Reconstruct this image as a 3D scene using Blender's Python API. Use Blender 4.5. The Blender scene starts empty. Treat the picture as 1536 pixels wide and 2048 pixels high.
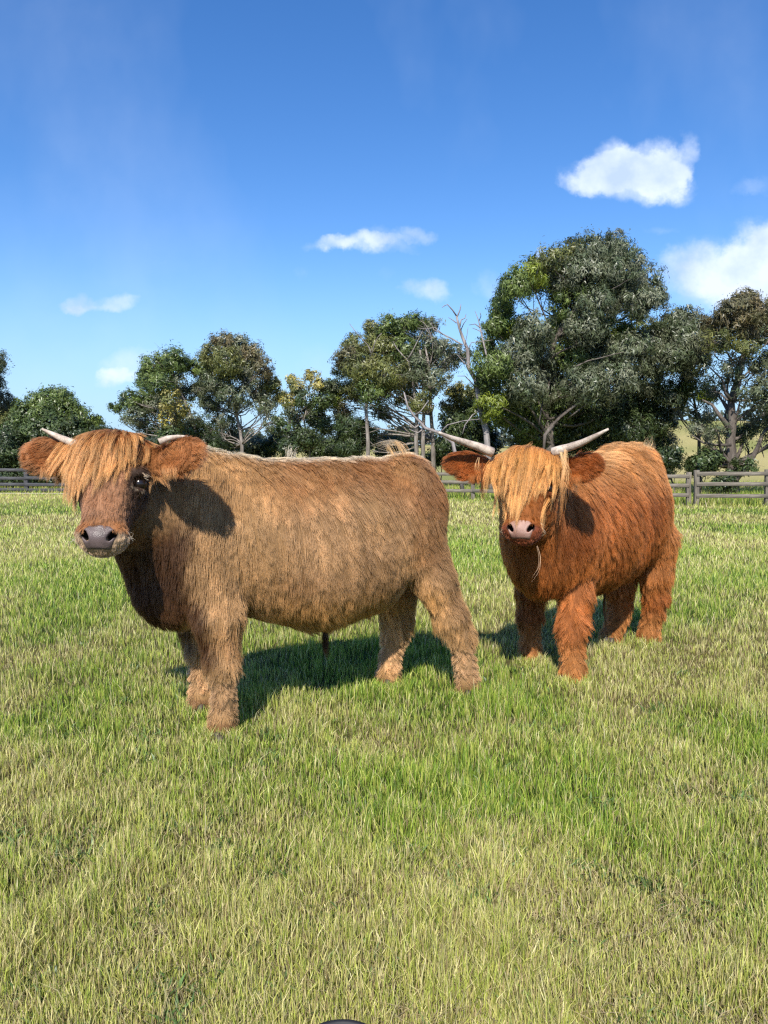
import bpy, math
import numpy as np
from mathutils import Vector, Matrix

rng = np.random.default_rng(7)
scene = bpy.context.scene
col = scene.collection

# ------------------------------------------------------------------ camera, light, exposure
HC = 1.30                      # eye height
FPX = 1540.0                   # focal length in pixels of a 1536 x 2048 picture
PITCH = math.atan(104.0 / FPX)
cam_d = bpy.data.cameras.new('camera')
cam = bpy.data.objects.new('camera', cam_d); col.objects.link(cam)
cam_d.sensor_fit = 'VERTICAL'; cam_d.sensor_height = 36.0
cam_d.lens = FPX / 2048.0 * 36.0
cam_d.clip_start = 0.05; cam_d.clip_end = 8000.0
cam.location = (0, 0, HC); cam.rotation_euler = (math.radians(90) - PITCH, 0, 0)
scene.camera = cam

SUN_EL, SUN_AZ = math.radians(43), math.radians(8)    # sun behind the camera, a little to its left
sun_d = bpy.data.lights.new('sun', 'SUN'); sun = bpy.data.objects.new('sun', sun_d); col.objects.link(sun)
sun_d.energy = 5.0; sun_d.angle = math.radians(0.53); sun_d.color = (1.0, 0.95, 0.86)
to_sun = Vector((-math.sin(SUN_AZ) * math.cos(SUN_EL), -math.cos(SUN_AZ) * math.cos(SUN_EL), math.sin(SUN_EL)))
sun.rotation_euler = to_sun.to_track_quat('Z', 'Y').to_euler()

scene.view_settings.view_transform = 'Standard'; scene.view_settings.look = 'None'
scene.view_settings.gamma = 1.0; scene.view_settings.exposure = 0.50
scene.view_settings.use_curve_mapping = False
scene.render.engine = 'CYCLES'
cy = scene.cycles
cy.max_bounces = 7; cy.diffuse_bounces = 3; cy.glossy_bounces = 3; cy.transmission_bounces = 4
cy.transparent_max_bounces = 4; cy.caustics_reflective = False; cy.caustics_refractive = False
cy.use_denoising = False
cy.use_adaptive_sampling = True; cy.adaptive_threshold = 0.01
cy.pixel_filter_type = 'BLACKMAN_HARRIS'; cy.filter_width = 1.3
scene.cycles_curves.shape = 'RIBBONS'

F = np.array([0, math.cos(PITCH), -math.sin(PITCH)]); U = np.array([0, math.sin(PITCH), math.cos(PITCH)])
R_ = np.array([1.0, 0, 0]); C0 = np.array([0, 0, HC])

def ray(px, py):
    return F + R_ * ((px - 768.0) / FPX) + U * ((1024.0 - py) / FPX)
def P(px, py, Y):                       # the point at distance Y that the photograph shows at px, py
    d = ray(px, py); return C0 + d * (Y / d[1])
def G(px, py, z=0.0):                   # the same on the level ground
    d = ray(px, py); return C0 + d * ((z - HC) / d[2])

def lin(r, g, b, k=1.0):
    c = np.array([r, g, b], float) / 255.0
    return np.where(c <= 0.04045, c / 12.92, ((c + 0.055) / 1.055) ** 2.4) * k

def smooth(a, b, x):
    t = np.clip((x - a) / (b - a), 0, 1); return t * t * (3 - 2 * t)
def unit(v):
    return v / np.maximum(np.linalg.norm(v, axis=-1, keepdims=True), 1e-9)

# value noise for colours and patches (numpy)
_perm = rng.random((64, 64, 64)).astype(np.float32)
def vnoise(p):
    p = np.asarray(p, float); i = np.floor(p).astype(int); f = p - i; f = f * f * (3 - 2 * f)
    def c(a, b, d): return _perm[(i[..., 0] + a) % 64, (i[..., 1] + b) % 64, (i[..., 2] + d) % 64]
    x, y, z = f[..., 0], f[..., 1], f[..., 2]
    return ((c(0,0,0)*(1-x)+c(1,0,0)*x)*(1-y)+(c(0,1,0)*(1-x)+c(1,1,0)*x)*y)*(1-z) + \
           ((c(0,0,1)*(1-x)+c(1,0,1)*x)*(1-y)+(c(0,1,1)*(1-x)+c(1,1,1)*x)*y)*z
def fbm(p, o=3):
    p = np.asarray(p, float); s = 0; a = 0.5; t = 0
    for k in range(o):
        s = s + a * vnoise(p * (2 ** k) + 17.3 * k); t += a; a *= 0.5
    return s / t

# ------------------------------------------------------------------ world
def build_world():
    w = bpy.data.worlds.new('World'); scene.world = w; w.use_nodes = True
    nt = w.node_tree; N = nt.nodes; L = nt.links; N.clear()
    out = N.new('ShaderNodeOutputWorld'); bg = N.new('ShaderNodeBackground')
    sky = N.new('ShaderNodeTexSky'); sky.sky_type = 'NISHITA'; sky.sun_disc = False
    sky.sun_elevation = SUN_EL; sky.sun_rotation = math.radians(180) + SUN_AZ
    sky.air_density = 1.0; sky.dust_density = 0.25; sky.ozone_density = 2.6; sky.altitude = 100
    bg.inputs[1].default_value = 0.10
    hs = N.new('ShaderNodeHueSaturation'); hs.inputs['Saturation'].default_value = 1.30; hs.inputs['Value'].default_value = 1.32
    hs.inputs['Hue'].default_value = 0.509
    L.new(sky.outputs[0], hs.inputs['Color'])
    tc = N.new('ShaderNodeTexCoord'); sp = N.new('ShaderNodeSeparateXYZ'); L.new(tc.outputs['Generated'], sp.inputs[0])
    def M(op, a, b=None, c=None, clamp=False):
        n = N.new('ShaderNodeMath'); n.operation = op; n.use_clamp = clamp
        for i, v in enumerate((a, b, c)):
            if v is None: continue
            if isinstance(v, (int, float)): n.inputs[i].default_value = v
            else: L.new(v, n.inputs[i])
        return n.outputs[0]
    ym = M('MAXIMUM', sp.outputs[1], 0.05)
    u = M('DIVIDE', sp.outputs[0], ym); v = M('DIVIDE', sp.outputs[2], ym)
    cb = N.new('ShaderNodeCombineXYZ'); L.new(u, cb.inputs[0]); L.new(v, cb.inputs[1])
    # wobble the coordinates so that the cloud outlines are ragged
    def noise(scale, detail, rough, vec):
        n = N.new('ShaderNodeTexNoise'); n.inputs['Scale'].default_value = scale; n.inputs['Detail'].default_value = detail
        n.inputs['Roughness'].default_value = rough; L.new(vec, n.inputs['Vector']); return n
    n1 = noise(9.0, 6, 0.6, cb.outputs[0])
    n1b = noise(26.0, 4, 0.6, cb.outputs[0])
    def vm(op, a, b):
        n = N.new('ShaderNodeVectorMath'); n.operation = op
        for i, x in enumerate((a, b)):
            if isinstance(x, tuple): n.inputs[i].default_value = x
            else: L.new(x, n.inputs[i])
        return n
    wob = vm('MULTIPLY', vm('SUBTRACT', n1.outputs['Color'], (0.5, 0.5, 0.5)).outputs[0], (0.085, 0.06, 0)).outputs[0]
    wob2 = vm('MULTIPLY', vm('SUBTRACT', n1b.outputs['Color'], (0.5, 0.5, 0.5)).outputs[0], (0.034, 0.028, 0)).outputs[0]
    q = vm('ADD', vm('ADD', cb.outputs[0], wob).outputs[0], wob2).outputs[0]
    blobs = [  # px, py, rx, ry, strength
        (1250, 350, 118, 46, 1.25), (1215, 318, 54, 44, 1.1), (1290, 322, 64, 44, 1.1), (1165, 362, 50, 26, 0.7), (1350, 365, 52, 36, 0.8), (1382, 322, 24, 44, 0.75),
        (735, 492, 82, 22, 0.95), (662, 492, 42, 18, 0.6), (755, 475, 40, 22, 0.6), (830, 468, 36, 17, 0.75),
        (850, 580, 46, 22, 0.85), (240, 598, 54, 20, 0.85), (145, 600, 40, 20, 0.85), (175, 612, 60, 10, 0.35),
        (262, 722, 66, 34, 0.6), (225, 752, 36, 18, 0.75), (1480, 560, 150, 75, 1.0), (1540, 490, 90, 60, 1.0), (1400, 545, 90, 42, 0.6), (1600, 560, 160, 110, 1.2),
        (1512, 374, 44, 18, 0.42), (1330, 468, 34, 12, 0.32), (985, 572, 42, 34, 0.5), (1078, 498, 14, 12, 0.8),
        (645, 735, 66, 40, 0.38), (335, 520, 22, 11, 0.28), (610, 545, 14, 14, 0.2), (765, 550, 20, 12, 0.2),
        (-160, 520, 120, 40, 0.9), (-420, 620, 160, 50, 0.9), (1900, 380, 120, 45, 1.0), (2050, 600, 220, 80, 1.0),
    ]
    total = None
    for px, py, rx, ry, s in blobs:
        d = ray(px, py); c = (d[0] / d[1], d[2] / d[1], 0.0)
        dd = vm('SUBTRACT', q, c); sc = vm('MULTIPLY', dd.outputs[0], (FPX / rx / 1.25, FPX / ry / 1.25, 0))
        ln = vm('LENGTH', sc.outputs[0], (0, 0, 0)).outputs['Value']
        f = M('MULTIPLY', M('SUBTRACT', 1.0, M('MULTIPLY', ln, ln), clamp=True), s)
        total = f if total is None else M('ADD', total, f)
    # thin cirrus veil
    strv = vm('MULTIPLY', cb.outputs[0], (1.6, 0.9, 0)).outputs[0]
    n3 = noise(1.6, 5, 0.55, strv)
    veil = M('MULTIPLY', M('SUBTRACT', n3.outputs['Fac'], 0.5, clamp=True), 0.5)
    n2 = noise(15.0, 7, 0.62, cb.outputs[0])
    dens = M('MULTIPLY', total, M('ADD', M('MULTIPLY', n2.outputs['Fac'], 1.5), 0.25))
    mr = N.new('ShaderNodeMapRange'); mr.interpolation_type = 'SMOOTHSTEP'; L.new(dens, mr.inputs[0])
    mr.inputs[1].default_value = 0.04; mr.inputs[2].default_value = 1.45; mr.inputs[3].default_value = 0; mr.inputs[4].default_value = 0.92
    fac = M('MAXIMUM', mr.outputs[0], veil)
    front = M('MULTIPLY', sp.outputs[1], 6.0, clamp=True)
    fac = M('MULTIPLY', fac, front, clamp=True)
    # cloud body colour: whiter in thick parts, faint grey folds
    cr = N.new('ShaderNodeMix'); cr.data_type = 'RGBA'
    cr.inputs['A'].default_value = (4.6, 5.7, 7.8, 1); cr.inputs['B'].default_value = (7.0, 7.8, 9.2, 1)
    n4 = noise(11.0, 5, 0.55, vm('ADD', cb.outputs[0], (3.1, 0.02, 0)).outputs[0])
    mr2 = N.new('ShaderNodeMapRange'); L.new(n4.outputs['Fac'], mr2.inputs[0]); mr2.inputs[1].default_value = 0.36; mr2.inputs[2].default_value = 0.58
    L.new(mr2.outputs[0], cr.inputs['Factor'])
    hz = N.new('ShaderNodeMapRange'); hz.interpolation_type = 'SMOOTHSTEP'; L.new(sp.outputs[2], hz.inputs[0])
    hz.inputs[1].default_value = -0.02; hz.inputs[2].default_value = 0.26; hz.inputs[3].default_value = 0.85; hz.inputs[4].default_value = 0.0
    hm = N.new('ShaderNodeMix'); hm.data_type = 'RGBA'; L.new(hz.outputs[0], hm.inputs['Factor']); L.new(hs.outputs[0], hm.inputs['A'])
    hm.inputs['B'].default_value = (2.35, 4.15, 6.9, 1)
    mx = N.new('ShaderNodeMix'); mx.data_type = 'RGBA'
    L.new(fac, mx.inputs['Factor']); L.new(hm.outputs['Result'], mx.inputs['A']); L.new(cr.outputs['Result'], mx.inputs['B'])
    L.new(mx.outputs['Result'], bg.inputs[0]); L.new(bg.outputs[0], out.inputs[0])
build_world()

# ------------------------------------------------------------------ helpers
def mesh_np(name, verts, faces_flat, sizes, mat=None, smooth_shade=False, colors=None):
    me = bpy.data.meshes.new(name)
    verts = np.ascontiguousarray(verts, np.float32); faces_flat = np.ascontiguousarray(faces_flat, np.int32).ravel()
    sizes = np.asarray(sizes, np.int32)
    me.vertices.add(len(verts)); me.vertices.foreach_set('co', verts.ravel())
    me.loops.add(len(faces_flat)); me.loops.foreach_set('vertex_index', faces_flat)
    me.polygons.add(len(sizes)); starts = np.zeros(len(sizes), np.int32); starts[1:] = np.cumsum(sizes)[:-1]
    me.polygons.foreach_set('loop_start', starts)
    if smooth_shade: me.polygons.foreach_set('use_smooth', np.ones(len(sizes), bool))
    if colors is not None:
        ca = me.attributes.new('tint', 'FLOAT_COLOR', 'POINT')
        c4 = np.ones((len(verts), 4), np.float32); c4[:, :3] = colors; ca.data.foreach_set('color', c4.ravel())
    me.update(calc_edges=True); me.validate(clean_customdata=False)
    if mat: me.materials.append(mat)
    return me

def link(name, data, parent=None, loc=(0, 0, 0), rz=0.0, **props):
    o = bpy.data.objects.new(name, data); col.objects.link(o)
    o.location = loc; o.rotation_euler = (0, 0, rz)
    if parent: o.parent = parent
    for k, v in props.items(): o[k] = v
    return o

class Bag:
    """collects tubes and boxes into one mesh"""
    def __init__(s): s.v = []; s.f = []; s.n = 0
    def add(s, v, f):
        s.v.append(np.asarray(v, float)); s.f += [[i + s.n for i in q] for q in f]; s.n += len(v)
    def tube(s, pts, radii, k=7, twist=0.0, wob=0.0):
        pts = np.asarray(pts, float); n = len(pts); vs = []
        t = np.gradient(pts, axis=0); t = unit(t)
        ref = np.array([0.13, 0.97, 0.2])
        for i in range(n):
            a = np.cross(t[i], ref); a = a / max(np.linalg.norm(a), 1e-6); b = np.cross(t[i], a)
            ang = np.arange(k) * 2 * math.pi / k + twist * i
            rr = radii[i] * (1 + wob * (rng.random(k) - 0.5))
            vs.append(pts[i] + np.cos(ang)[:, None] * a * rr[:, None] + np.sin(ang)[:, None] * b * rr[:, None])
        fs = [[i * k + j, i * k + (j + 1) % k, (i + 1) * k + (j + 1) % k, (i + 1) * k + j] for i in range(n - 1) for j in range(k)]
        fs.append(list(range(k))[::-1]); fs.append([(n - 1) * k + j for j in range(k)])
        s.add(np.vstack(vs), fs)
    def mesh(s, name, mat, smooth_shade=True):
        v = np.vstack(s.v); fl = [i for q in s.f for i in q]
        return mesh_np(name, v, fl, [len(q) for q in s.f], mat, smooth_shade)

def nmat(name):
    m = bpy.data.materials.new(name); m.use_nodes = True; nt = m.node_tree
    b = nt.nodes['Principled BSDF']; return m, nt, b
def ramp(nt, fac, stops):
    r = nt.nodes.new('ShaderNodeValToRGB'); e = r.color_ramp.elements
    while len(e) > 1: e.remove(e[-1])
    e[0].position = stops[0][0]; e[0].color = (*stops[0][1], 1)
    for p, c in stops[1:]:
        x = e.new(p); x.color = (*c, 1)
    nt.links.new(fac, r.inputs[0]); return r.outputs[0]
def tex(nt, scale, detail=5, rough=0.6, coord='Object', vscale=None, kind='Noise'):
    tc = nt.nodes.new('ShaderNodeTexCoord'); n = nt.nodes.new('ShaderNodeTex' + kind)
    n.inputs['Scale'].default_value = scale
    if kind == 'Noise': n.inputs['Detail'].default_value = detail; n.inputs['Roughness'].default_value = rough
    src = tc.outputs[coord]
    if vscale:
        mp = nt.nodes.new('ShaderNodeMapping'); mp.inputs['Scale'].default_value = vscale; nt.links.new(src, mp.inputs[0]); src = mp.outputs[0]
    nt.links.new(src, n.inputs['Vector']); return n
def bump(nt, b, h, dist, strength=1.0):
    n = nt.nodes.new('ShaderNodeBump'); n.inputs['Distance'].default_value = dist; n.inputs['Strength'].default_value = strength
    nt.links.new(h, n.inputs['Height']); nt.links.new(n.outputs[0], b.inputs['Normal'])

def leaf_material(name, trans=0.25, rough=0.45, spec=0.5):
    m, nt, b = nmat(name)
    at = nt.nodes.new('ShaderNodeAttribute'); at.attribute_name = 'tint'
    nt.links.new(at.outputs['Color'], b.inputs['Base Color']); b.inputs['Roughness'].default_value = rough
    b.inputs['Specular IOR Level'].default_value = spec
    tr = nt.nodes.new('ShaderNodeBsdfTranslucent'); nt.links.new(at.outputs['Color'], tr.inputs[0])
    mx = nt.nodes.new('ShaderNodeMixShader'); mx.inputs[0].default_value = trans
    nt.links.new(b.outputs[0], mx.inputs[1]); nt.links.new(tr.outputs[0], mx.inputs[2])
    nt.links.new(mx.outputs[0], nt.nodes['Material Output'].inputs[0]); return m

def bark_material(name, c1, c2, c3, scale=6.0):
    m, nt, b = nmat(name)
    n = tex(nt, scale, 6, 0.7, vscale=(1, 1, 0.25))
    nt.links.new(ramp(nt, n.outputs['Fac'], [(0.3, c1), (0.5, c2), (0.72, c3)]), b.inputs['Base Color'])
    b.inputs['Roughness'].default_value = 0.85; bump(nt, b, n.outputs['Fac'], 0.03); return m

MAT_LEAF = leaf_material('gum_leaf', 0.22, 0.42, 0.55)
MAT_GRASS = leaf_material('grass_blade', 0.36, 0.42, 0.45)
MAT_BARK_PALE = bark_material('pale_gum_bark', (0.07, 0.055, 0.045), (0.20, 0.17, 0.145), (0.38, 0.34, 0.30))
MAT_BARK_DARK = bark_material('dark_bark', (0.03, 0.024, 0.02), (0.10, 0.08, 0.065), (0.20, 0.17, 0.14))
MAT_BARK_DEAD = bark_material('dead_wood', (0.10, 0.085, 0.08), (0.22, 0.19, 0.18), (0.38, 0.34, 0.32))

# ------------------------------------------------------------------ terrain
def ground_z(x, y):
    x = np.asarray(x, float); y = np.asarray(y, float)
    right = 9.5 * smooth(38, 165, y) * smooth(2, 42, x - 0.12 * (y - 60))
    mid = 4.6 * smooth(60, 230, y)
    far = 6.0 * smooth(300, 900, y) + 14 * smooth(900, 2600, y)
    roll = 0.5 * np.sin(x * 0.05 + 1.3) * smooth(40, 120, y) + 0.9 * np.sin(x * 0.011 + y * 0.006) * smooth(80, 300, y)
    micro = 0.010 * np.sin(x * 2.1 + 0.7) * np.sin(y * 1.7 + 0.3) + 0.008 * np.sin(x * 4.3 + y * 3.1)
    return np.maximum(right, mid) + far + roll + micro * smooth(1.0, 2.0, y) * (1 - smooth(18, 30, y))

def dryness(x, y):
    """0 = lush green patch, 1 = dry straw patch (a property of the turf itself)"""
    p = np.stack([np.asarray(x) * 0.75 + 11, np.asarray(y) * 0.62 + 5, np.zeros_like(x)], -1)
    p2 = np.stack([np.asarray(x) * 2.4 + 3, np.asarray(y) * 2.0 + 9, np.ones_like(x)], -1)
    far = np.stack([np.asarray(x) * 0.10 + 1, np.asarray(y) * 0.42 + 5, np.ones_like(x) * 3.3], -1)
    a = 0.62 * fbm(p, 3) + 0.38 * fbm(p2, 3)
    b = 0.35 * fbm(p, 2) + 0.65 * fbm(far, 3)
    w = smooth(5, 10, np.asarray(y)); v = a * (1 - w) + b * w
    return np.clip((v - 0.37) / 0.19, 0, 1)

def build_ground():
    ys = np.concatenate([np.linspace(-30, 0, 8), np.linspace(0.4, 12, 120), np.linspace(12.3, 60, 100), np.geomspace(62, 5000, 90)])
    s = np.linspace(-1, 1, 161); verts = []
    for y in ys:
        w = 14 + abs(y) * 1.6
        xs = np.sign(s) * np.abs(s) ** 1.3 * w
        verts.append(np.stack([xs, np.full_like(xs, y), ground_z(xs, np.full_like(xs, y)) - 0.004], -1))
    verts = np.vstack(verts); nx = len(s); ny = len(ys)
    i, j = np.meshgrid(np.arange(nx - 1), np.arange(ny - 1)); a = (j * nx + i).ravel()
    f = np.stack([a, a + 1, a + nx + 1, a + nx], -1)
    d = dryness(verts[:, 0], verts[:, 1])[:, None]
    near = smooth(16, 30, verts[:, 1])[:, None]
    green = np.array([0.045, 0.065, 0.014]); straw = np.array([0.14, 0.115, 0.045])
    cn = green * (1 - d) + straw * d
    p3 = np.stack([verts[:, 0] * 0.09, verts[:, 1] * 0.07, np.zeros(len(verts))], -1)
    k = np.clip((fbm(p3, 4) - 0.35) / 0.3, 0, 1)[:, None]
    cf = np.array([0.24, 0.25, 0.085]) * (1 - k) + np.array([0.42, 0.36, 0.16]) * k
    c = cn * (1 - near) + cf * near
    m, nt, b = nmat('turf_soil')
    at = nt.nodes.new('ShaderNodeAttribute'); at.attribute_name = 'tint'
    n = tex(nt, 35.0, 8, 0.75); mx = nt.nodes.new('ShaderNodeMix'); mx.data_type = 'RGBA'; mx.blend_type = 'MULTIPLY'
    mx.inputs['Factor'].default_value = 1.0
    nt.links.new(at.outputs['Color'], mx.inputs['A'])
    nt.links.new(ramp(nt, n.outputs['Fac'], [(0.3, (0.45, 0.42, 0.4)), (0.7, (1.35, 1.35, 1.25))]), mx.inputs['B'])
    nt.links.new(mx.outputs['Result'], b.inputs['Base Color']); b.inputs['Roughness'].default_value = 0.95
    b.inputs['Specular IOR Level'].default_value = 0.1
    bump(nt, b, n.outputs['Fac'], 0.02)
    me = mesh_np('ground', verts, f, np.full(len(f), 4), m, True, c)
    link('ground', me, kind='structure')
build_ground()

# ------------------------------------------------------------------ grass
def build_blades(name, x, y, h, w, lean, cols, seg2=True, label=None, mat=MAT_GRASS, droop=0.35):
    n = len(x); z = ground_z(x, y) - 0.006
    face = rng.random(n) * math.pi * 2
    wd = np.stack([np.cos(face), np.sin(face), np.zeros(n)], -1) * (w * 0.5)[:, None]
    la = rng.random(n) * math.pi * 2
    ld = np.stack([np.cos(la), np.sin(la), np.zeros(n)], -1) * (lean * h)[:, None]
    base = np.stack([x, y, z], -1); up = np.array([0, 0, 1.0])
    hh = h[:, None]
    if seg2:
        mid = base + ld * 0.32 + up * hh * 0.55
        tip = base + ld * 1.0 + up * hh * (1 - droop * (lean ** 2)[:, None])
        v = np.stack([base - wd, base + wd, mid + wd * 0.8, mid - wd * 0.8, tip], 1).reshape(-1, 3)
        a = np.arange(n)[:, None] * 5
        f = np.concatenate([a + np.array([[0, 1, 2, 3]]), a + np.array([[3, 2, 4]])], 1)
        sizes = np.tile([4, 3], n)
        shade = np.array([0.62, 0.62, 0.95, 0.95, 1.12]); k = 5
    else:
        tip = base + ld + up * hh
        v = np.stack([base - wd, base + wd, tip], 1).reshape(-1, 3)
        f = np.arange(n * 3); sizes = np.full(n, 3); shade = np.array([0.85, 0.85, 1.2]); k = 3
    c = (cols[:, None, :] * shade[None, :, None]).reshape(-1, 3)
    me = mesh_np(name, v, f, sizes, mat, False, c)
    return me

def grass_colors(x, y, n, green_bias=0.0):
    d = np.clip(dryness(x, y) + rng.normal(0, 0.22, n) - green_bias, 0, 1)
    # yellow green to deep green live blades, straw dead ones
    g1 = np.array([0.29, 0.42, 0.048]); g2 = np.array([0.54, 0.57, 0.125]); g3 = np.array([0.14, 0.25, 0.035])
    s1 = np.array([0.74, 0.66, 0.32]); s2 = np.array([0.46, 0.36, 0.18]); s3 = np.array([0.62, 0.60, 0.19])
    t = rng.random(n)[:, None]; u = rng.random(n)[:, None]
    dd = d[:, None] * 0.6; live = np.where(u < 0.45, g1, np.where(u < 0.72, g2, g3)) * (1 - dd) + np.array([0.50, 0.50, 0.12]) * dd
    live = live * (0.7 + 0.6 * t)
    dead = np.where(u < 0.4, s1, np.where(u < 0.65, s2, s3)) * (0.75 + 0.45 * t)
    isdead = (rng.random(n) < (0.07 + 0.60 * d))[:, None]
    return np.where(isdead, dead, live)

HOOVES = [G(438, 1482)[:2], G(402, 1430)[:2], G(934, 1403)[:2], G(774, 1381)[:2], G(1145, 1372)[:2], G(1058, 1324)[:2], G(1218, 1296)[:2], G(1296, 1291)[:2]]
def build_grass():
    def rows(n, d0, d1, power):
        # density per area falls off with distance
        t = rng.random(n); e = 1 - power
        if abs(e) < 1e-6: return d0 * (d1 / d0) ** t
        return (d0 ** e + t * (d1 ** e - d0 ** e)) ** (1 / e)
    # near turf: three-sided bent blades
    n = 400000
    y = rows(n, 1.25, 10.5, 1.5); x = (rng.random(n) * 2 - 1) * (0.75 + 0.66 * y)
    keep = rng.random(n) > smooth(6.5, 10.5, y) * 0.9; x = x[keep]; y = y[keep]; n = len(x)
    tuft = fbm(np.stack([x * 6, y * 6, np.zeros(n)], -1), 2); dry = dryness(x, y)
    h = (0.022 + 0.095 * tuft ** 2 + 0.014 * (1 - dry)) * (0.5 + 0.9 * rng.random(n))
    w = (0.0020 + 0.0015 * rng.random(n)) * (0.8 + 0.16 * y)
    lean = 0.05 + 0.60 * rng.random(n) ** 1.8
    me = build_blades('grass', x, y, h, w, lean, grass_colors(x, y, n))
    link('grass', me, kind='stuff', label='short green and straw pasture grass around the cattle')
    hv = np.array(HOOVES); n = 2600; i = rng.integers(0, len(hv), n); an = rng.random(n) * 6.283; rd = 0.045 + 0.06 * rng.random(n)
    x = hv[i, 0] + np.cos(an) * rd; y = hv[i, 1] - 0.01 + np.sin(an) * rd
    me = build_blades('grass_tufts', x, y, 0.03 + 0.05 * rng.random(n), 0.003 + 0.002 * rng.random(n), 0.2 + 0.6 * rng.random(n), grass_colors(x, y, n))
    link('grass_tufts', me, kind='stuff', label='grass standing round the hooves')
    # trampled straw lying almost flat between the blades
    n = 26000
    y = rows(n, 1.25, 6.0, 1.6); x = (rng.random(n) * 2 - 1) * (0.75 + 0.66 * y)
    keep = rng.random(n) < 0.25 + 0.75 * dryness(x, y); x = x[keep]; y = y[keep]; n = len(x)
    cc = np.array([0.50, 0.40, 0.22]) * (0.5 + 0.7 * rng.random(n))[:, None]
    me = build_blades('dry_straw', x, y, 0.022 + 0.03 * rng.random(n), 0.002 + 0.002 * rng.random(n), 1.2 + 2.2 * rng.random(n), cc, droop=0.06)
    link('dry_straw', me, kind='stuff', label='dead straw lying between the grass blades')
    # low broad-leaved weeds between the grass
    k = 420; cyy = rows(k, 1.3, 6.5, 1.5); cxx = (rng.random(k) * 2 - 1) * (0.75 + 0.66 * cyy); n = k * 22; i = np.repeat(np.arange(k), 22)
    x = cxx[i] + rng.normal(0, 0.035, n); y = cyy[i] + rng.normal(0, 0.035, n)
    cc = np.array([0.13, 0.22, 0.06]) * (0.6 + 0.7 * rng.random(n))[:, None]
    me = build_blades('weeds', x, y, 0.018 + 0.028 * rng.random(n), 0.007 + 0.006 * rng.random(n), 0.4 + 1.0 * rng.random(n), cc, droop=0.15)
    link('weeds', me, kind='stuff', label='small broad leaved weeds in the turf')
    # middle distance
    n = 240000
    y = rows(n, 6.0, 31.0, 1.9); x = (rng.random(n) * 2 - 1) * (1.0 + 0.66 * y)
    keep = rng.random(n) < smooth(5.5, 10.5, y); x = x[keep]; y = y[keep]; n = len(x)
    h = (0.035 + 0.045 * rng.random(n)) * (1 + 0.012 * y)
    w = 0.004 + 0.00075 * y * (0.6 + 0.8 * rng.random(n))
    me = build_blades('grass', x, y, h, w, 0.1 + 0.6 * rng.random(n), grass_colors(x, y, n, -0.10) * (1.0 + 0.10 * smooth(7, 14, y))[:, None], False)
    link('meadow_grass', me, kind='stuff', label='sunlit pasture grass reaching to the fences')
    # taller seed stalks in front
    n = 2600
    y = rows(n, 1.3, 7.0, 1.3); x = (rng.random(n) * 2 - 1) * (0.75 + 0.66 * y)
    cc = np.array([0.55, 0.50, 0.24]) * (0.6 + 0.7 * rng.random(n))[:, None]
    me = build_blades('grass_stalks', x, y, 0.07 + 0.07 * rng.random(n), 0.0018 + 0.0003 * y, 0.15 + 0.7 * rng.random(n), cc)
    link('grass_stalks', me, kind='stuff', label='thin pale seed stalks standing above the turf')
    # long grass under and beyond the fences
    n = 90000
    y = rng.random(n) ** 1.4 * 22 + 20.5; x = (rng.random(n) * 2 - 1) * 0.66 * y + 1.0
    keep = y > np.interp(x, FX, FY) - 0.35; x = x[keep]; y = y[keep]; n = len(x)
    h = 0.13 + 0.16 * rng.random(n)
    cols = grass_colors(x, y, n, 0.25) * 0.8
    me = build_blades('long_grass', x, y, h, 0.02 + 0.02 * rng.random(n), 0.1 + 0.4 * rng.random(n), cols, False)
    link('long_grass', me, kind='stuff', label='longer ungrazed grass growing along and beyond the fence')

# ------------------------------------------------------------------ fences
FX = np.array([-40.0, -14.2, -3.0, 2.95, 8.9, 40.0]); FY = np.array([33.5, 30.6, 28.6, 25.7, 21.8, 21.8])

def board_mesh(name, lx, ly, lz, mat, bev=0.006):
    """a bevelled board centred on its origin, a little bowed"""
    v = []; f = []
    k = 5; xs = np.linspace(-lx / 2, lx / 2, k)
    for i, x in enumerate(xs):
        sag = rng.normal(0, 0.004)
        hy, hz = ly / 2, lz / 2
        ring = [(-hy + bev, -hz), (hy - bev, -hz), (hy, -hz + bev), (hy, hz - bev), (hy - bev, hz), (-hy + bev, hz), (-hy, hz - bev), (-hy, -hz + bev)]
        v += [(x, a, b + sag) for a, b in ring]
    for i in range(k - 1):
        for j in range(8): f.append([i * 8 + j, i * 8 + (j + 1) % 8, (i + 1) * 8 + (j + 1) % 8, (i + 1) * 8 + j])
    f.append(list(range(8))[::-1]); f.append([(k - 1) * 8 + j for j in range(8)])
    fl = [q for s in f for q in s]
    return mesh_np(name, v, fl, [len(s) for s in f], mat)

def wood_material(name, c1, c2, c3):
    m, nt, b = nmat(name)
    n = tex(nt, 9.0, 8, 0.7, vscale=(0.25, 2.2, 2.2)); n2 = tex(nt, 1.3, 3, 0.6, coord='Object')
    nt.links.new(ramp(nt, n.outputs['Fac'], [(0.3, c1), (0.5, c2), (0.7, c3)]), b.inputs['Base Color'])
    b.inputs['Roughness'].default_value = 0.85; bump(nt, b, n.outputs['Fac'], 0.008); return m
MAT_WOOD_GREY = wood_material('weathered_rail', (0.07, 0.057, 0.045), (0.15, 0.128, 0.10), (0.25, 0.22, 0.175))
MAT_WOOD_DARK = wood_material('dark_stained_rail', (0.022, 0.022, 0.024), (0.05, 0.05, 0.054), (0.10, 0.10, 0.105))

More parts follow.
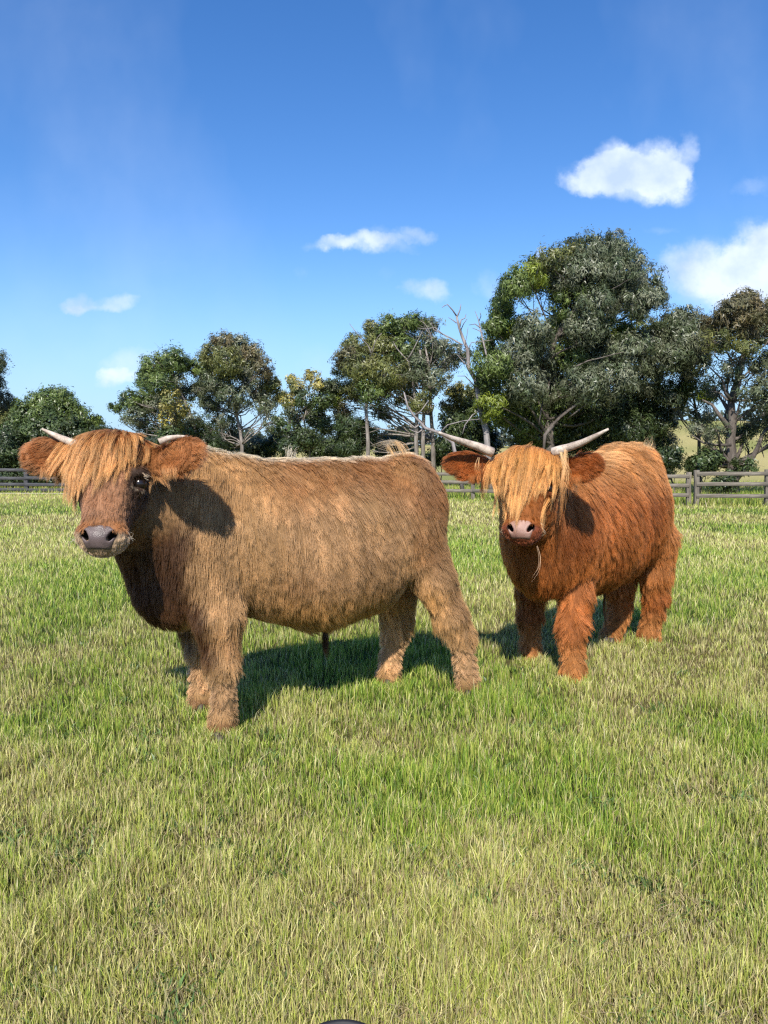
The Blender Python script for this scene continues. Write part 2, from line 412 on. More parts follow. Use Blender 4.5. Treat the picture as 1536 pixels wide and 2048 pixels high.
def build_fence(name, label, pts, rails, mat, post=(0.14, 0.12, 1.02), rail_h=0.11, group='timber rail fences of the paddock'):
    pts = [np.array(p, float) for p in pts]
    e = link(name, None, loc=(pts[0][0], pts[0][1], 0), label=label, category='fence', group=group)
    pm = board_mesh('post', post[2] + 0.3, post[0], post[1], mat, 0.012)
    for i, p in enumerate(pts):
        o = link('post', pm, e); zb = float(ground_z(p[0], p[1]))
        o.location = (p[0] - pts[0][0], p[1] - pts[0][1], zb + post[2] / 2 - 0.15 + rng.normal(0, 0.012))
        o.rotation_euler = (rng.normal(0, 0.012), math.radians(90) + rng.normal(0, 0.012), rng.normal(0, 0.03))
    cache = {}
    for i in range(len(pts) - 1):
        a, b = pts[i], pts[i + 1]; d = b - a; L = np.hypot(*d); ang = math.atan2(d[1], d[0])
        key = round(L, 2)
        if key not in cache: cache[key] = board_mesh('rail', L + 0.06, 0.035, rail_h, mat)
        m2 = (a + b) / 2; nrm = np.array([d[1], -d[0]]) / L * (post[1] / 2 + 0.021)
        zb = (float(ground_z(*a)) + float(ground_z(*b))) / 2
        for r in rails:
            o = link('rail', cache[key], e)
            o.location = (m2[0] + nrm[0] - pts[0][0], m2[1] + nrm[1] - pts[0][1] + (0.0018 if i % 2 else 0), zb + r + rng.normal(0, 0.008))
            o.rotation_euler = (0, rng.normal(0, 0.004), ang)
    return e

def build_fences():
    px = np.arange(8.85 - 2.0, 20, 2.0)
    build_fence('wooden_fence', 'weathered grey three rail fence behind the orange calf on the right', [(x, 21.8) for x in px if x > 8.6], (0.28, 0.60, 0.90), MAT_WOOD_GREY)
    a = np.array([-3.2, 28.5]); b = np.array([8.85, 21.86]); n = 7
    mid = np.array([2.95, 25.55])
    seg = [a + (mid - a) * t for t in np.linspace(0, 1, 4)] + [mid + (b - mid) * t for t in np.linspace(0, 1, 4)[1:]]
    seg[-1] = seg[-1] + np.array([-0.16, 0.10])
    build_fence('wooden_fence', 'grey rail fence seen in the gap between the two calves', seg, (0.28, 0.58, 0.84), MAT_WOOD_GREY, post=(0.13, 0.12, 0.96))
    q = [(-14.2 + k * 2.35 , 30.6 - 0.15 * k) for k in range(-6, 5)]
    build_fence('wooden_fence', 'dark stained four rail fence at the left beside the calf\'s ear', q, (0.12, 0.34, 0.60, 0.92), MAT_WOOD_DARK, post=(0.17, 0.15, 1.05), rail_h=0.12)
    q = [(-17.2 + k * 2.35, 35.2 - 0.1 * k) for k in range(-5, 6)]
    build_fence('wooden_fence', 'second dark rail fence further back on the left, behind the nearer one', q, (0.35, 0.62, 0.95), MAT_WOOD_DARK, post=(0.2, 0.15, 1.0), rail_h=0.12)
    # pale sandy track along the left fence
    xs = np.linspace(-34, -4, 60); v = []
    for x in xs:
        yc = np.interp(x, FX, FY) - 0.75; w = 0.42 + 0.12 * math.sin(x * 1.7)
        v += [(x, yc - w, float(ground_z(x, yc - w)) + 0.012), (x, yc + w, float(ground_z(x, yc + w)) + 0.012)]
    f = [[2 * i, 2 * i + 2, 2 * i + 3, 2 * i + 1] for i in range(59)]
    m, nt, bb = nmat('sandy_track'); n = tex(nt, 5.0, 6, 0.7)
    nt.links.new(ramp(nt, n.outputs['Fac'], [(0.35, (0.30, 0.26, 0.17)), (0.65, (0.55, 0.47, 0.33))]), bb.inputs['Base Color']); bb.inputs['Roughness'].default_value = 0.95
    link('path', mesh_np('path', v, [i for q in f for i in q], [4] * 59, m), kind='structure')

# ------------------------------------------------------------------ trees
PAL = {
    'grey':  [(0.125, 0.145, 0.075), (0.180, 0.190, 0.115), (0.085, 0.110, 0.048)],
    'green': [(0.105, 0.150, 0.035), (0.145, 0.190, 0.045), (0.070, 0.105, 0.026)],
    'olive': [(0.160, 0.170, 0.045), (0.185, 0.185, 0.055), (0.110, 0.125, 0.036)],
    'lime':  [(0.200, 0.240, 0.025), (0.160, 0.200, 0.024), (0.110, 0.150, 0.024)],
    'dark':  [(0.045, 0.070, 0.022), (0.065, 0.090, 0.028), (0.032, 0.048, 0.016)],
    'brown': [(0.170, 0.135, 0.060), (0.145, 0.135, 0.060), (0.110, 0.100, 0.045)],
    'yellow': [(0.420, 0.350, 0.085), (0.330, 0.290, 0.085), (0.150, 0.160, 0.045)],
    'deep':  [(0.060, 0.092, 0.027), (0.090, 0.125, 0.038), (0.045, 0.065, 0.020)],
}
def leaves_for(lumps, leaf, density, droop):
    vs = []; cs = []
    for (c, r, sq, pal, dens) in lumps:
        ns = max(4, int(density * dens * (r[0] * r[2]) * 4.4))
        u = unit(rng.normal(size=(ns, 3)))
        rad = 0.40 + 0.63 * rng.random(ns) ** 0.45
        warp = 0.8 + 0.45 * fbm(u * 1.6 + c * 0.7, 2)
        cc = c + u * rad[:, None] * warp[:, None] * r
        cr = (0.10 + 0.13 * rng.random(ns)) * (0.6 + 0.4 * min(1.0, r[0]))
        per = 50
        n = ns * per
        ci = np.repeat(cc, per, 0); cri = np.repeat(cr, per)
        off = rng.normal(size=(n, 3)) * cri[:, None] * np.array([0.85, 0.85, 0.8]) * 0.9
        # drooping sprays: outer leaves hang lower
        off[:, 2] -= droop * 0.6 * (off[:, 0] ** 2 + off[:, 1] ** 2) / np.maximum(cri, 0.01)
        p = ci + off
        nd = unit(np.repeat(u, per, 0) * 0.9 + off / np.maximum(cri, 0.01)[:, None] * 0.55 + np.array([0, 0, 0.35]) + rng.normal(size=(n, 3)) * 0.45)
        ax = rng.normal(size=(n, 3)) * 0.8; ax[:, 2] -= droop * 1.3; ax -= nd * np.sum(ax * nd, -1, keepdims=True); ax = unit(ax)
        sd = np.cross(ax, nd)
        L = leaf[0] * (0.6 + 0.8 * rng.random(n))[:, None]; W = leaf[1] * 1.35 * (0.7 + 0.6 * rng.random(n))[:, None]
        vs.append(np.stack([p - ax * L * 0.5 + sd * W * 0.5, p - ax * L * 0.3 - sd * W * 0.5, p + ax * L * 0.5], 1).reshape(-1, 3))
        pl = np.array(PAL[pal]); base = pl[rng.integers(0, 3, ns)] * (0.8 + 0.4 * rng.random(ns))[:, None]
        cl = np.repeat(base, per, 0) * (0.75 + 0.5 * rng.random(n))[:, None]
        cs.append(np.repeat(cl, 3, 0))
    return np.vstack(vs), np.vstack(cs)

def limb(bag, a, b, ra, rb, n=7, bend=0.12, sag=0.0, k=6):
    a = np.asarray(a, float); b = np.asarray(b, float); L = np.linalg.norm(b - a); t = np.linspace(0, 1, n)
    pts = a + (b - a) * t[:, None]
    off = rng.normal(size=3) * bend * L; off2 = rng.normal(size=3) * bend * 0.6 * L
    pts += np.sin(t * math.pi)[:, None] * off + np.sin(t * 2 * math.pi)[:, None] * off2 * 0.5
    pts[:, 2] += sag * L * np.sin(t * math.pi)
    bag.tube(pts, ra + (rb - ra) * t ** 0.8, k, wob=0.15); return pts

def build_tree(name, label, base_px, Y, lumps, bark, trunk_r=0.16, leaf=(0.19, 0.034), density=26, droop=0.5,
               forks=None, group='trees beyond the fences', cat='tree', twigs=3, depth=1.0, back=True, trunk_pts=None):
    """lumps: (px, py, rpx, palette[, aspect, density]) foliage masses; each stands at its own distance around Y"""
    bx, by = base_px, 0
    base = P(bx, 1000, Y); base[2] = float(ground_z(base[0], Y))
    e = link(name, None, loc=tuple(base), label=label, category=cat, group=group)
    L3 = []
    for l in lumps:
        px, py, rp, pal = l[:4]; asp = l[4] if len(l) > 4 else 0.85; dn = l[5] if len(l) > 5 else 1.0
        r = rp / FPX * Y; dy = rng.uniform(-0.9, 0.7) * depth * (1.2 + r * 0.6)
        c = P(px, py, Y + dy); L3.append((c - base, np.array([r, r * 1.0, r * asp]), 0, pal, dn))
        if back:
            c2 = P(px + rng.uniform(-0.3, 0.3) * rp, py + rng.uniform(0.0, 0.4) * rp, Y + abs(dy) + r * 1.3 + rng.uniform(0, 1.0) * depth)
            L3.append((c2 - base, np.array([r, r, r * asp]) * 0.85, 0, pal, dn * 0.55))
    v, c = leaves_for(L3, leaf, density, droop)
    n4 = len(v) // 3
    me = mesh_np('crown', v, np.arange(n4 * 3), np.full(n4, 3), MAT_LEAF, False, c)
    link('crown', me, e, kind='stuff')
    bag = Bag()
    if forks is None: forks = [0.45, 0.65]
    top = np.mean([q[0] for q in L3], 0); hmax = max(q[0][2] for q in L3)
    if trunk_pts is not None:
        tp = np.array([P(a, b, Y) - base for a, b in trunk_pts]); tp[0] = (tp[0][0], 0, -0.3)
    else:
        t = np.linspace(0, 1, 7); tp = np.stack([top[0] * 0.7 * t ** 1.3, top[1] * 0.5 * t, -0.3 + (hmax * 0.72 + 0.3) * t], -1)
        tp[1:-1, :2] += rng.normal(0, 0.12, (5, 2))
    rr = trunk_r * (1 - 0.72 * np.linspace(0, 1, len(tp))); rr[0] *= 1.35
    bag.tube(tp, rr * 0.78, 9, wob=0.2)
    link('trunk', bag.mesh('trunk', bark), e)
    bag = Bag()
    for (cc, r, _, _, _) in L3:
        # limb leaves the trunk lower than the foliage it carries
        k = int(np.argmin(np.abs(tp[:, 2] - (cc[2] - 0.55 * np.hypot(cc[0] - tp[-1][0], 0.8) - 0.5)))); k = max(1, min(k, len(tp) - 2))
        pts = limb(bag, tp[k], cc, rr[k] * 0.36, 0.013, 8, 0.09, -0.03)
        for _i in range(twigs):
            j = rng.integers(3, 8); tgt = cc + unit(rng.normal(size=3)) * r * 0.85
            p2 = limb(bag, pts[j], tgt, 0.016, 0.005, 5, 0.12, k=4)
            for _j in range(2):
                limb(bag, p2[rng.integers(1, 4)], tgt + rng.normal(size=3) * r * 0.35, 0.009, 0.003, 4, 0.1, k=3)
    link('branch', bag.mesh('branch', bark), e, kind='stuff')
    return e

def dead_tree(Y=29.5):
    base = P(985, 1000, Y); base[2] = float(ground_z(base[0], Y))
    e = link('dead_tree', None, loc=tuple(base), label='bare dead grey tree with twisted limbs left of the large tree', category='tree', group='trees beyond the fences')
    def W(pts, dy=0.0): return [P(a, b, Y + dy * i / max(1, len(pts) - 1)) - base for i, (a, b) in enumerate(pts)]
    tr = W([(985, 930), (972, 860), (960, 815), (951, 760), (937, 735), (935, 700), (925, 675), (918, 655), (913, 632)])
    tr[0][2] = -0.3
    b = Bag(); b.tube(tr, [0.13, 0.11, 0.10, 0.085, 0.075, 0.065, 0.055, 0.045, 0.035], 8, wob=0.25)
    link('trunk', b.mesh('trunk', MAT_BARK_DEAD), e)
    br = [([(913, 632), (905, 620), (895, 609), (888, 612), (884, 615)], 0.045, -0.4), ([(914, 634), (920, 620), (922, 608)], 0.045, 0.3),
          ([(919, 655), (922, 640), (930, 636), (932, 628)], 0.05, 0.5), ([(913, 646), (905, 640), (897, 635)], 0.03, 0.2),
          ([(921, 662), (927, 648), (934, 638)], 0.03, -0.5), ([(934, 720), (920, 714), (915, 705), (918, 702)], 0.04, -0.6),
          ([(936, 700), (943, 685), (962, 683), (985, 680)], 0.025, 0.3), ([(937, 735), (925, 722), (915, 710)], 0.03, 0.4),
          ([(951, 760), (968, 735), (962, 720)], 0.03, 0.4), ([(955, 780), (940, 762), (930, 752), (915, 752)], 0.04, -0.5),
          ([(925, 690), (905, 678), (885, 668), (868, 660), (862, 645)], 0.05, 0.7), ([(885, 668), (870, 655), (850, 658), (835, 656)], 0.03, 0.5),
          ([(975, 800), (975, 720), (960, 655), (957, 640), (950, 622)], 0.07, 1.6), ([(960, 655), (950, 648), (938, 650)], 0.035, 0.3),
          ([(965, 665), (955, 660), (945, 656)], 0.025, 0.3), ([(958, 642), (962, 632), (960, 625)], 0.025, -0.3),
          ([(936, 700), (930, 690), (934, 670), (936, 655)], 0.018, -0.3), ([(962, 820), (945, 830), (930, 850), (925, 868)], 0.05, -0.6)]
    for pts, r, dy in br:
        b = Bag(); w = W(pts, dy); b.tube(w, np.linspace(r * 0.68, 0.010, len(w)), 6, wob=0.2)
        link('branch', b.mesh('branch', MAT_BARK_DEAD), e)
    # fallen limb lying against the trees, just behind the horn of the orange calf
    base2 = P(800, 1000, 27.5); base2[2] = 0
    e2 = link('dead_branch', None, loc=tuple(base2), label='bare grey dead bough reaching down right towards the horn tip', category='branch')
    for pts, r in [([(808, 785), (815, 812), (828, 832), (842, 846), (850, 856), (868, 862), (880, 866), (905, 885), (930, 930)], 0.075), ([(842, 846), (830, 856), (812, 842), (805, 832)], 0.04),
                   ([(850, 856), (835, 866), (818, 858)], 0.035), ([(868, 862), (850, 868), (846, 872)], 0.03), ([(828, 832), (842, 822), (858, 800)], 0.03), ([(880, 866), (895, 850), (925, 842), (960, 838)], 0.03)]:
        w = [P(a, c, 27.5 - 0.05 * i) - base2 for i, (a, c) in enumerate(pts)]
        if len(pts) > 8: w[-1][2] = -0.1
        b = Bag(); b.tube(w, np.linspace(r * 0.35, r, len(w)) if len(pts) > 8 else np.linspace(r, 0.012, len(w)), 6, wob=0.25)
        link('limb', b.mesh('limb', MAT_BARK_DEAD), e2)

def build_trees():
    build_tree('gum_tree', 'tall tree of which only a leafy tip enters at the left edge', -40, 38,
               [(-15, 722, 26, 'grey'), (-45, 760, 45, 'grey'), (-70, 700, 45, 'green'), (-90, 800, 50, 'grey')], MAT_BARK_DARK)
    build_tree('leafy_tree', 'brownish olive tree at the left edge behind the dark fence', -8, 40,
               [(8, 805, 24, 'brown'), (-20, 840, 40, 'olive'), (15, 850, 30, 'olive'), (-40, 800, 40, 'brown'), (5, 890, 40, 'dark')], MAT_BARK_DARK)
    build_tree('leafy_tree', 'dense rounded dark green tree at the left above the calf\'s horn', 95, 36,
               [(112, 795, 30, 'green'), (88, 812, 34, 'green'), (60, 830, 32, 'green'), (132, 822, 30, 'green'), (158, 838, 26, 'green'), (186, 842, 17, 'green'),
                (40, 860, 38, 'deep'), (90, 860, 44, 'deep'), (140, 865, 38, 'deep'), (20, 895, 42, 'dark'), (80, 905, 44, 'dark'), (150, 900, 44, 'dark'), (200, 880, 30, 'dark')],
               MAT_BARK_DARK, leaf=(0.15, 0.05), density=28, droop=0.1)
    build_tree('gum_tree', 'green gum with clustered leaf clumps above the calf\'s forelock', 395, 36,
               [(340, 722, 32, 'green'), (308, 730, 27, 'green'), (368, 728, 20, 'green'), (292, 757, 22, 'green'), (318, 768, 28, 'green'), (350, 762, 24, 'grey', 0.7, 0.7),
                (258, 800, 22, 'green'), (285, 800, 26, 'green'), (232, 812, 11, 'green'), (315, 810, 26, 'grey'), (270, 830, 24, 'grey', 0.8, 0.8), (375, 790, 22, 'grey', 0.8, 0.7), (372, 838, 26, 'grey', 0.8, 0.6), (300, 850, 26, 'deep', 0.8, 0.6)],
               MAT_BARK_PALE, trunk_r=0.13, density=25, droop=0.35, trunk_pts=[(395, 930), (392, 880), (385, 840), (368, 800), (352, 765), (343, 735)])
    build_tree('flowering_wattle', 'small tree with mustard yellow blossom between two gums on the left', 350, 34,
               [(345, 800, 20, 'yellow', 0.85, 0.6), (332, 822, 18, 'yellow', 0.85, 0.6), (358, 818, 20, 'yellow', 0.85, 0.6), (345, 848, 24, 'yellow', 0.9, 0.6), (368, 860, 22, 'deep'), (340, 880, 26, 'deep')], MAT_BARK_DARK, trunk_r=0.08, leaf=(0.13, 0.06), density=26, droop=0.1)
    build_tree('gum_tree', 'rounded brown tinged gum with pale forked trunk above the brown calf\'s neck', 485, 36,
               [(448, 688, 28, 'brown'), (480, 690, 26, 'grey'), (422, 708, 24, 'olive'), (508, 708, 24, 'brown'), (455, 722, 34, 'olive'), (402, 738, 24, 'green'), (530, 735, 21, 'brown'), (492, 740, 30, 'grey'),
                (432, 762, 32, 'grey'), (545, 765, 18, 'olive'), (515, 778, 28, 'grey'), (470, 790, 34, 'grey', 0.7, 0.8), (560, 788, 14, 'olive'), (425, 805, 28, 'grey', 0.8, 0.8), (400, 775, 20, 'grey'),
                (530, 810, 26, 'grey', 0.7, 0.6), (450, 838, 28, 'grey', 0.7, 0.6), (545, 845, 22, 'grey', 0.8, 0.5), (410, 850, 26, 'deep', 0.8, 0.7), (420, 885, 28, 'dark'), (462, 880, 24, 'dark')],
               MAT_BARK_PALE, trunk_r=0.12, density=24, droop=0.45, twigs=4, trunk_pts=[(485, 930), (484, 890), (480, 860), (473, 830), (465, 790), (455, 740), (452, 705)])
    build_tree('flowering_wattle', 'slender tree topped with creamy yellow blossom above the calf\'s back', 622, 35,
               [(583, 762, 14, 'yellow', 0.9, 0.6), (600, 778, 18, 'yellow', 0.9, 0.6), (628, 752, 14, 'yellow', 0.9, 0.6), (638, 768, 16, 'yellow', 0.8, 0.8), (655, 770, 14, 'grey'), (575, 800, 15, 'yellow'), (612, 800, 20, 'deep', 0.9, 0.9),
                (645, 800, 20, 'deep', 0.9, 0.8), (590, 828, 22, 'grey', 0.9, 0.8), (632, 830, 26, 'deep', 0.9, 0.8), (570, 855, 20, 'deep', 0.9, 0.7), (655, 850, 22, 'deep', 0.9, 0.7), (612, 870, 30, 'dark'), (580, 895, 24, 'dark')],
               MAT_BARK_PALE, trunk_r=0.09, leaf=(0.15, 0.05), density=24, droop=0.15)
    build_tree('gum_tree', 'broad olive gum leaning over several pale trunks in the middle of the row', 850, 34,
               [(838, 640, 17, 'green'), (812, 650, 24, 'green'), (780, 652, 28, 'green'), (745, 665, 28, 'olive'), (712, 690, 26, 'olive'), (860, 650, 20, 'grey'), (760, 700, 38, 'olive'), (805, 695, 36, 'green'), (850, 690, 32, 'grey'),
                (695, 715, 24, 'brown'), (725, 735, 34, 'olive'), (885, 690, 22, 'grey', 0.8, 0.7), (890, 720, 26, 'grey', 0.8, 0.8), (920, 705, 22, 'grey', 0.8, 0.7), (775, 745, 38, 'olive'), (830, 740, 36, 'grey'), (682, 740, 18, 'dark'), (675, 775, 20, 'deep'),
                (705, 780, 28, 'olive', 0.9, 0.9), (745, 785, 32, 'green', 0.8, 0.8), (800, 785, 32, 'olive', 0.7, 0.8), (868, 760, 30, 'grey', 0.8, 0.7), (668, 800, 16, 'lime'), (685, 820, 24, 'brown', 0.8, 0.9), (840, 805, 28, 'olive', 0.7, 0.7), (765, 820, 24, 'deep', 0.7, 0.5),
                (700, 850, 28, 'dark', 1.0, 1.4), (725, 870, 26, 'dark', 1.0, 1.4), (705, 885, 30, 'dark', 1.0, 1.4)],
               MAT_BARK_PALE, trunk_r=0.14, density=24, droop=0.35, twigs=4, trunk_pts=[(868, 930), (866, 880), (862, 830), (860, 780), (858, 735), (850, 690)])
    for (pts, lab) in (([(836, 935), (832, 880), (834, 820), (826, 770), (815, 720)], 'grey gum trunk second from the right under the broad olive crown'),
                       ([(848, 935), (846, 880), (848, 820), (846, 760), (840, 700)], 'pale gum trunk standing in the middle under the broad olive crown'),
                       ([(735, 930), (736, 880), (732, 820), (738, 760), (742, 710)], 'slim dark gum trunk on the left under the broad olive crown')):
        base = P(pts[0][0], 1000, 33.2); base[2] = 0
        w = [P(a, b, 33.2) - base for a, b in pts]; w[0][2] = -0.3
        b = Bag(); b.tube(w, np.linspace(0.105, 0.04, len(w)), 8, wob=0.2)
        for k in range(5):
            i = rng.integers(2, 5); tgt = w[i] + np.array([rng.uniform(-1, 1), rng.uniform(-0.5, 0.5), rng.uniform(0.5, 1.3)])
            limb(b, w[i], tgt, 0.04, 0.01, 6, 0.1)
        link('tree_trunk', b.mesh('tree_trunk', MAT_BARK_PALE), None, loc=tuple(base), label=lab, category='tree trunk', group='bare stems of the gum grove')
    dead_tree()
    build_tree('wattle_tree', 'low yellow green wattle behind the dead tree', 930, 36,
               [(905, 775, 24, 'yellow', 0.7, 0.5), (930, 790, 30, 'olive', 0.7, 0.8), (905, 815, 28, 'olive', 0.7, 0.8), (945, 825, 30, 'deep'), (915, 850, 34, 'deep'), (960, 860, 34, 'dark'), (905, 885, 32, 'dark'), (955, 790, 20, 'deep')], MAT_BARK_DARK, trunk_r=0.1, leaf=(0.16, 0.05), density=20, droop=0.15)
    # the large dome-shaped gum
    lumps = []
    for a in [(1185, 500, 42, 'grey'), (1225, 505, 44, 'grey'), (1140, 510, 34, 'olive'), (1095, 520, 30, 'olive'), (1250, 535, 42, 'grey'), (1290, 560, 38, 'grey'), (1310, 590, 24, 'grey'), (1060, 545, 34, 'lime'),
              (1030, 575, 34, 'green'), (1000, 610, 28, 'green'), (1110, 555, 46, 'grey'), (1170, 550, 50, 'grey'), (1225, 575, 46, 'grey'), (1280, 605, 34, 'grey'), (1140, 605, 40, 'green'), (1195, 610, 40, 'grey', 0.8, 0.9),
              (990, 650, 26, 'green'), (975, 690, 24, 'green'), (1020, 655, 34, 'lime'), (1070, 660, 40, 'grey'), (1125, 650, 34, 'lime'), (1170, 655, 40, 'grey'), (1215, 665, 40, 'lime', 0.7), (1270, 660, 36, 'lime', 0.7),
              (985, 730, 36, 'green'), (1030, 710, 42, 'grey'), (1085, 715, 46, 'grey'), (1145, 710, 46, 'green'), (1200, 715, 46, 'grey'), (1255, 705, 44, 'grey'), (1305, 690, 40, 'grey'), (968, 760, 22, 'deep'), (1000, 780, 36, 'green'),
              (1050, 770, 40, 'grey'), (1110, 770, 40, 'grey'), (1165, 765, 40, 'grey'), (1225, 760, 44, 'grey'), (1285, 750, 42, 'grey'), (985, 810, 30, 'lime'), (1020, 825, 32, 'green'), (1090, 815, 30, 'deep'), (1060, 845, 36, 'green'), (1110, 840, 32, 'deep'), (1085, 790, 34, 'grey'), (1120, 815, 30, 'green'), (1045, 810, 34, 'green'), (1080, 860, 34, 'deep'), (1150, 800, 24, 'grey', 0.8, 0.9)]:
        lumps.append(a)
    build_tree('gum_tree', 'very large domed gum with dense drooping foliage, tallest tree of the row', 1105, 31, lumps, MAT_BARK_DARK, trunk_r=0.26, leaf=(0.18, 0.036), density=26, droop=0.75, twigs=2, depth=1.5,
               trunk_pts=[(1105, 935), (1100, 890), (1092, 840), (1085, 800), (1090, 740), (1110, 680), (1150, 620), (1180, 560)])
    # long bare limbs in front of the foliage
    base = P(1105, 1000, 29.2); base[2] = 0
    e = link('gum_limb', None, loc=tuple(base), label='long bare limbs slanting up right across the large gum', category='tree limb')
    for pts, r in (([(1105, 850), (1120, 835), (1145, 815), (1175, 795), (1205, 775), (1235, 755), (1260, 738)], 0.13), ([(1135, 838), (1150, 826), (1170, 810), (1200, 788), (1225, 765), (1240, 750)], 0.07),
                   ([(1148, 735), (1175, 722), (1205, 715), (1230, 708), (1260, 702)], 0.06), ([(1195, 785), (1225, 780), (1262, 778)], 0.035), ([(1225, 578), (1240, 570), (1258, 558)], 0.04),
                   ([(1078, 850), (1082, 820), (1086, 795), (1080, 770)], 0.06), ([(1105, 850), (1090, 870), (1085, 930)], 0.2)):
        b = Bag(); w = [P(a, c, 28.9 + 0.5 * rng.random()) - base for a, c in pts]; b.tube(w, np.linspace(r, r * 0.3, len(w)) * 0.5, 7, wob=0.2)
        link('limb', b.mesh('limb', MAT_BARK_DARK), e)
    build_tree('leafy_tree', 'dark green shady tree under the right side of the large gum', 1215, 32.5,
               [(1190, 830, 44, 'deep'), (1240, 810, 44, 'deep'), (1295, 800, 42, 'deep'), (1320, 840, 34, 'deep'), (1260, 860, 46, 'dark'), (1200, 880, 46, 'dark'), (1310, 890, 40, 'dark'), (1150, 860, 36, 'dark'), (1330, 780, 26, 'deep'),
                (1120, 890, 36, 'dark'), (1050, 870, 34, 'dark'), (1330, 920, 32, 'dark')], MAT_BARK_DARK, density=24, droop=0.4)
    build_tree('gum_tree', 'grey green gum with hanging foliage just right of the large gum', 1395, 31.5,
               [(1340, 640, 34, 'grey'), (1372, 638, 30, 'grey'), (1402, 655, 26, 'grey'), (1325, 670, 34, 'grey'), (1365, 680, 40, 'grey'), (1405, 690, 30, 'grey'), (1345, 715, 36, 'grey'), (1385, 725, 32, 'grey'), (1375, 765, 24, 'deep', 1.2), (1360, 790, 16, 'deep', 1.2),
                (1415, 785, 22, 'lime', 1.1, 0.8), (1400, 830, 28, 'grey', 0.7, 0.45), (1345, 800, 24, 'grey', 0.8, 0.4)],
               MAT_BARK_DARK, trunk_r=0.10, density=25, droop=0.7, trunk_pts=[(1400, 935), (1398, 880), (1392, 820), (1380, 760), (1365, 700)])
    build_tree('gum_tree', 'open branched gum with rusty brown top at the right edge', 1465, 28,
               [(1490, 605, 32, 'brown'), (1458, 628, 28, 'brown'), (1525, 620, 34, 'brown'), (1430, 645, 24, 'brown'), (1480, 650, 36, 'brown'), (1560, 640, 46, 'brown'), (1520, 665, 34, 'grey', 0.7, 0.6), (1440, 680, 30, 'olive', 0.7, 0.7), (1490, 700, 34, 'olive', 0.6, 0.5),
                (1460, 730, 34, 'grey', 0.6, 0.4), (1530, 720, 36, 'grey', 0.7, 0.5), (1430, 770, 30, 'grey', 0.7, 0.35), (1500, 780, 36, 'grey', 0.8, 0.4), (1545, 790, 40, 'grey', 0.9, 0.8), (1520, 840, 34, 'grey', 0.7, 0.5), (1400, 860, 28, 'grey', 0.6, 0.45),
                (1430, 915, 34, 'deep', 0.7, 0.9), (1395, 930, 26, 'deep', 0.7, 0.8), (1490, 930, 26, 'deep', 0.7, 0.7), (1590, 740, 60, 'grey'), (1430, 860, 30, 'grey', 0.6, 0.35), (1480, 870, 30, 'deep', 0.6, 0.5), (1600, 850, 60, 'grey')],
               MAT_BARK_DARK, trunk_r=0.27, density=24, droop=0.3, twigs=5, trunk_pts=[(1465, 970), (1464, 930), (1460, 880), (1465, 845), (1462, 800), (1475, 760), (1490, 710), (1495, 650)])
    base = P(1465, 1000, 27.6); base[2] = 0
    # heavier limbs of the right-hand gum
    e = link('gum_limb', None, loc=tuple(base), label='dark crooked low limbs around the trunk of the rusty gum', category='tree limb')
    for pts, r in (([(1462, 860), (1450, 845), (1435, 825), (1425, 810), (1405, 800)], 0.11), ([(1462, 890), (1430, 890), (1405, 885), (1385, 870)], 0.06), ([(1470, 960), (1500, 925), (1515, 895), (1525, 870), (1545, 845), (1580, 820)], 0.11),
                   ([(1462, 800), (1450, 785), (1445, 760), (1420, 735)], 0.07), ([(1468, 800), (1480, 765), (1485, 730)], 0.08), ([(1455, 800), (1438, 785), (1420, 782)], 0.04), ([(1520, 880), (1525, 905), (1528, 915)], 0.03)):
        b = Bag(); w = [P(a, c, 27.3 + 0.5 * rng.random()) - base for a, c in pts]; b.tube(w, np.linspace(r, r * 0.3, len(w)), 7, wob=0.2)
        link('limb', b.mesh('limb', MAT_BARK_DARK), e)
    # understorey shrubs between the trunks
    shrubs = [(60, 935, 40, 'dark', 34, 'dark hedge shrub behind the left fence, nearest the picture edge'), (-10, 930, 40, 'deep', 34.5, 'hedge shrub cut by the left picture edge behind the fence'),
              (130, 930, 40, 'dark', 34, 'dark hedge shrub behind the left fence, under the brown calf\'s ear'),
              (420, 905, 34, 'deep', 40, 'low bush under the gums behind the brown calf\'s neck'), (500, 898, 30, 'grey', 42, 'grey green bush behind the forked gum trunk'), (545, 895, 30, 'deep', 41, 'low green bush left of the blossoming tree'),
              (640, 895, 32, 'deep', 42, 'low bush right of the blossoming tree'), (670, 890, 30, 'grey', 44, 'greyish bush in the gap left of the ivy covered clump'), (765, 885, 30, 'deep', 40, 'round green bush behind the calf\'s tail'),
              (810, 890, 30, 'green', 41, 'green bush at the feet of the pale trunks'), (885, 900, 32, 'deep', 38, 'bush right of the pale trunks behind the calf\'s rump'), (930, 900, 34, 'dark', 37, 'dark bush below the dead tree'),
              (985, 890, 34, 'dark', 36, 'dark bush behind the orange calf\'s left horn'), (1340, 925, 34, 'dark', 27.5, 'dark leafy bush touching the orange calf\'s rump'), (1400, 935, 30, 'deep', 27, 'leafy bush behind the fence left of the rusty gum trunk'), (1440, 960, 26, 'deep', 26.5, 'small bush showing between the rails of the right fence')]
    for px, py, rp, pal, Y, lab in shrubs:
        ls = [(px + rng.uniform(-1, 1) * rp * 0.7, py + rng.uniform(-0.5, 0.6) * rp, rp * rng.uniform(0.5, 0.8), pal) for _ in range(4)]
        build_tree('shrub', lab, px, Y, ls, MAT_BARK_DARK, trunk_r=0.05, leaf=(0.13, 0.05), density=24, droop=0.1, group='shrubs under the trees', cat='shrub', twigs=1, back=False)

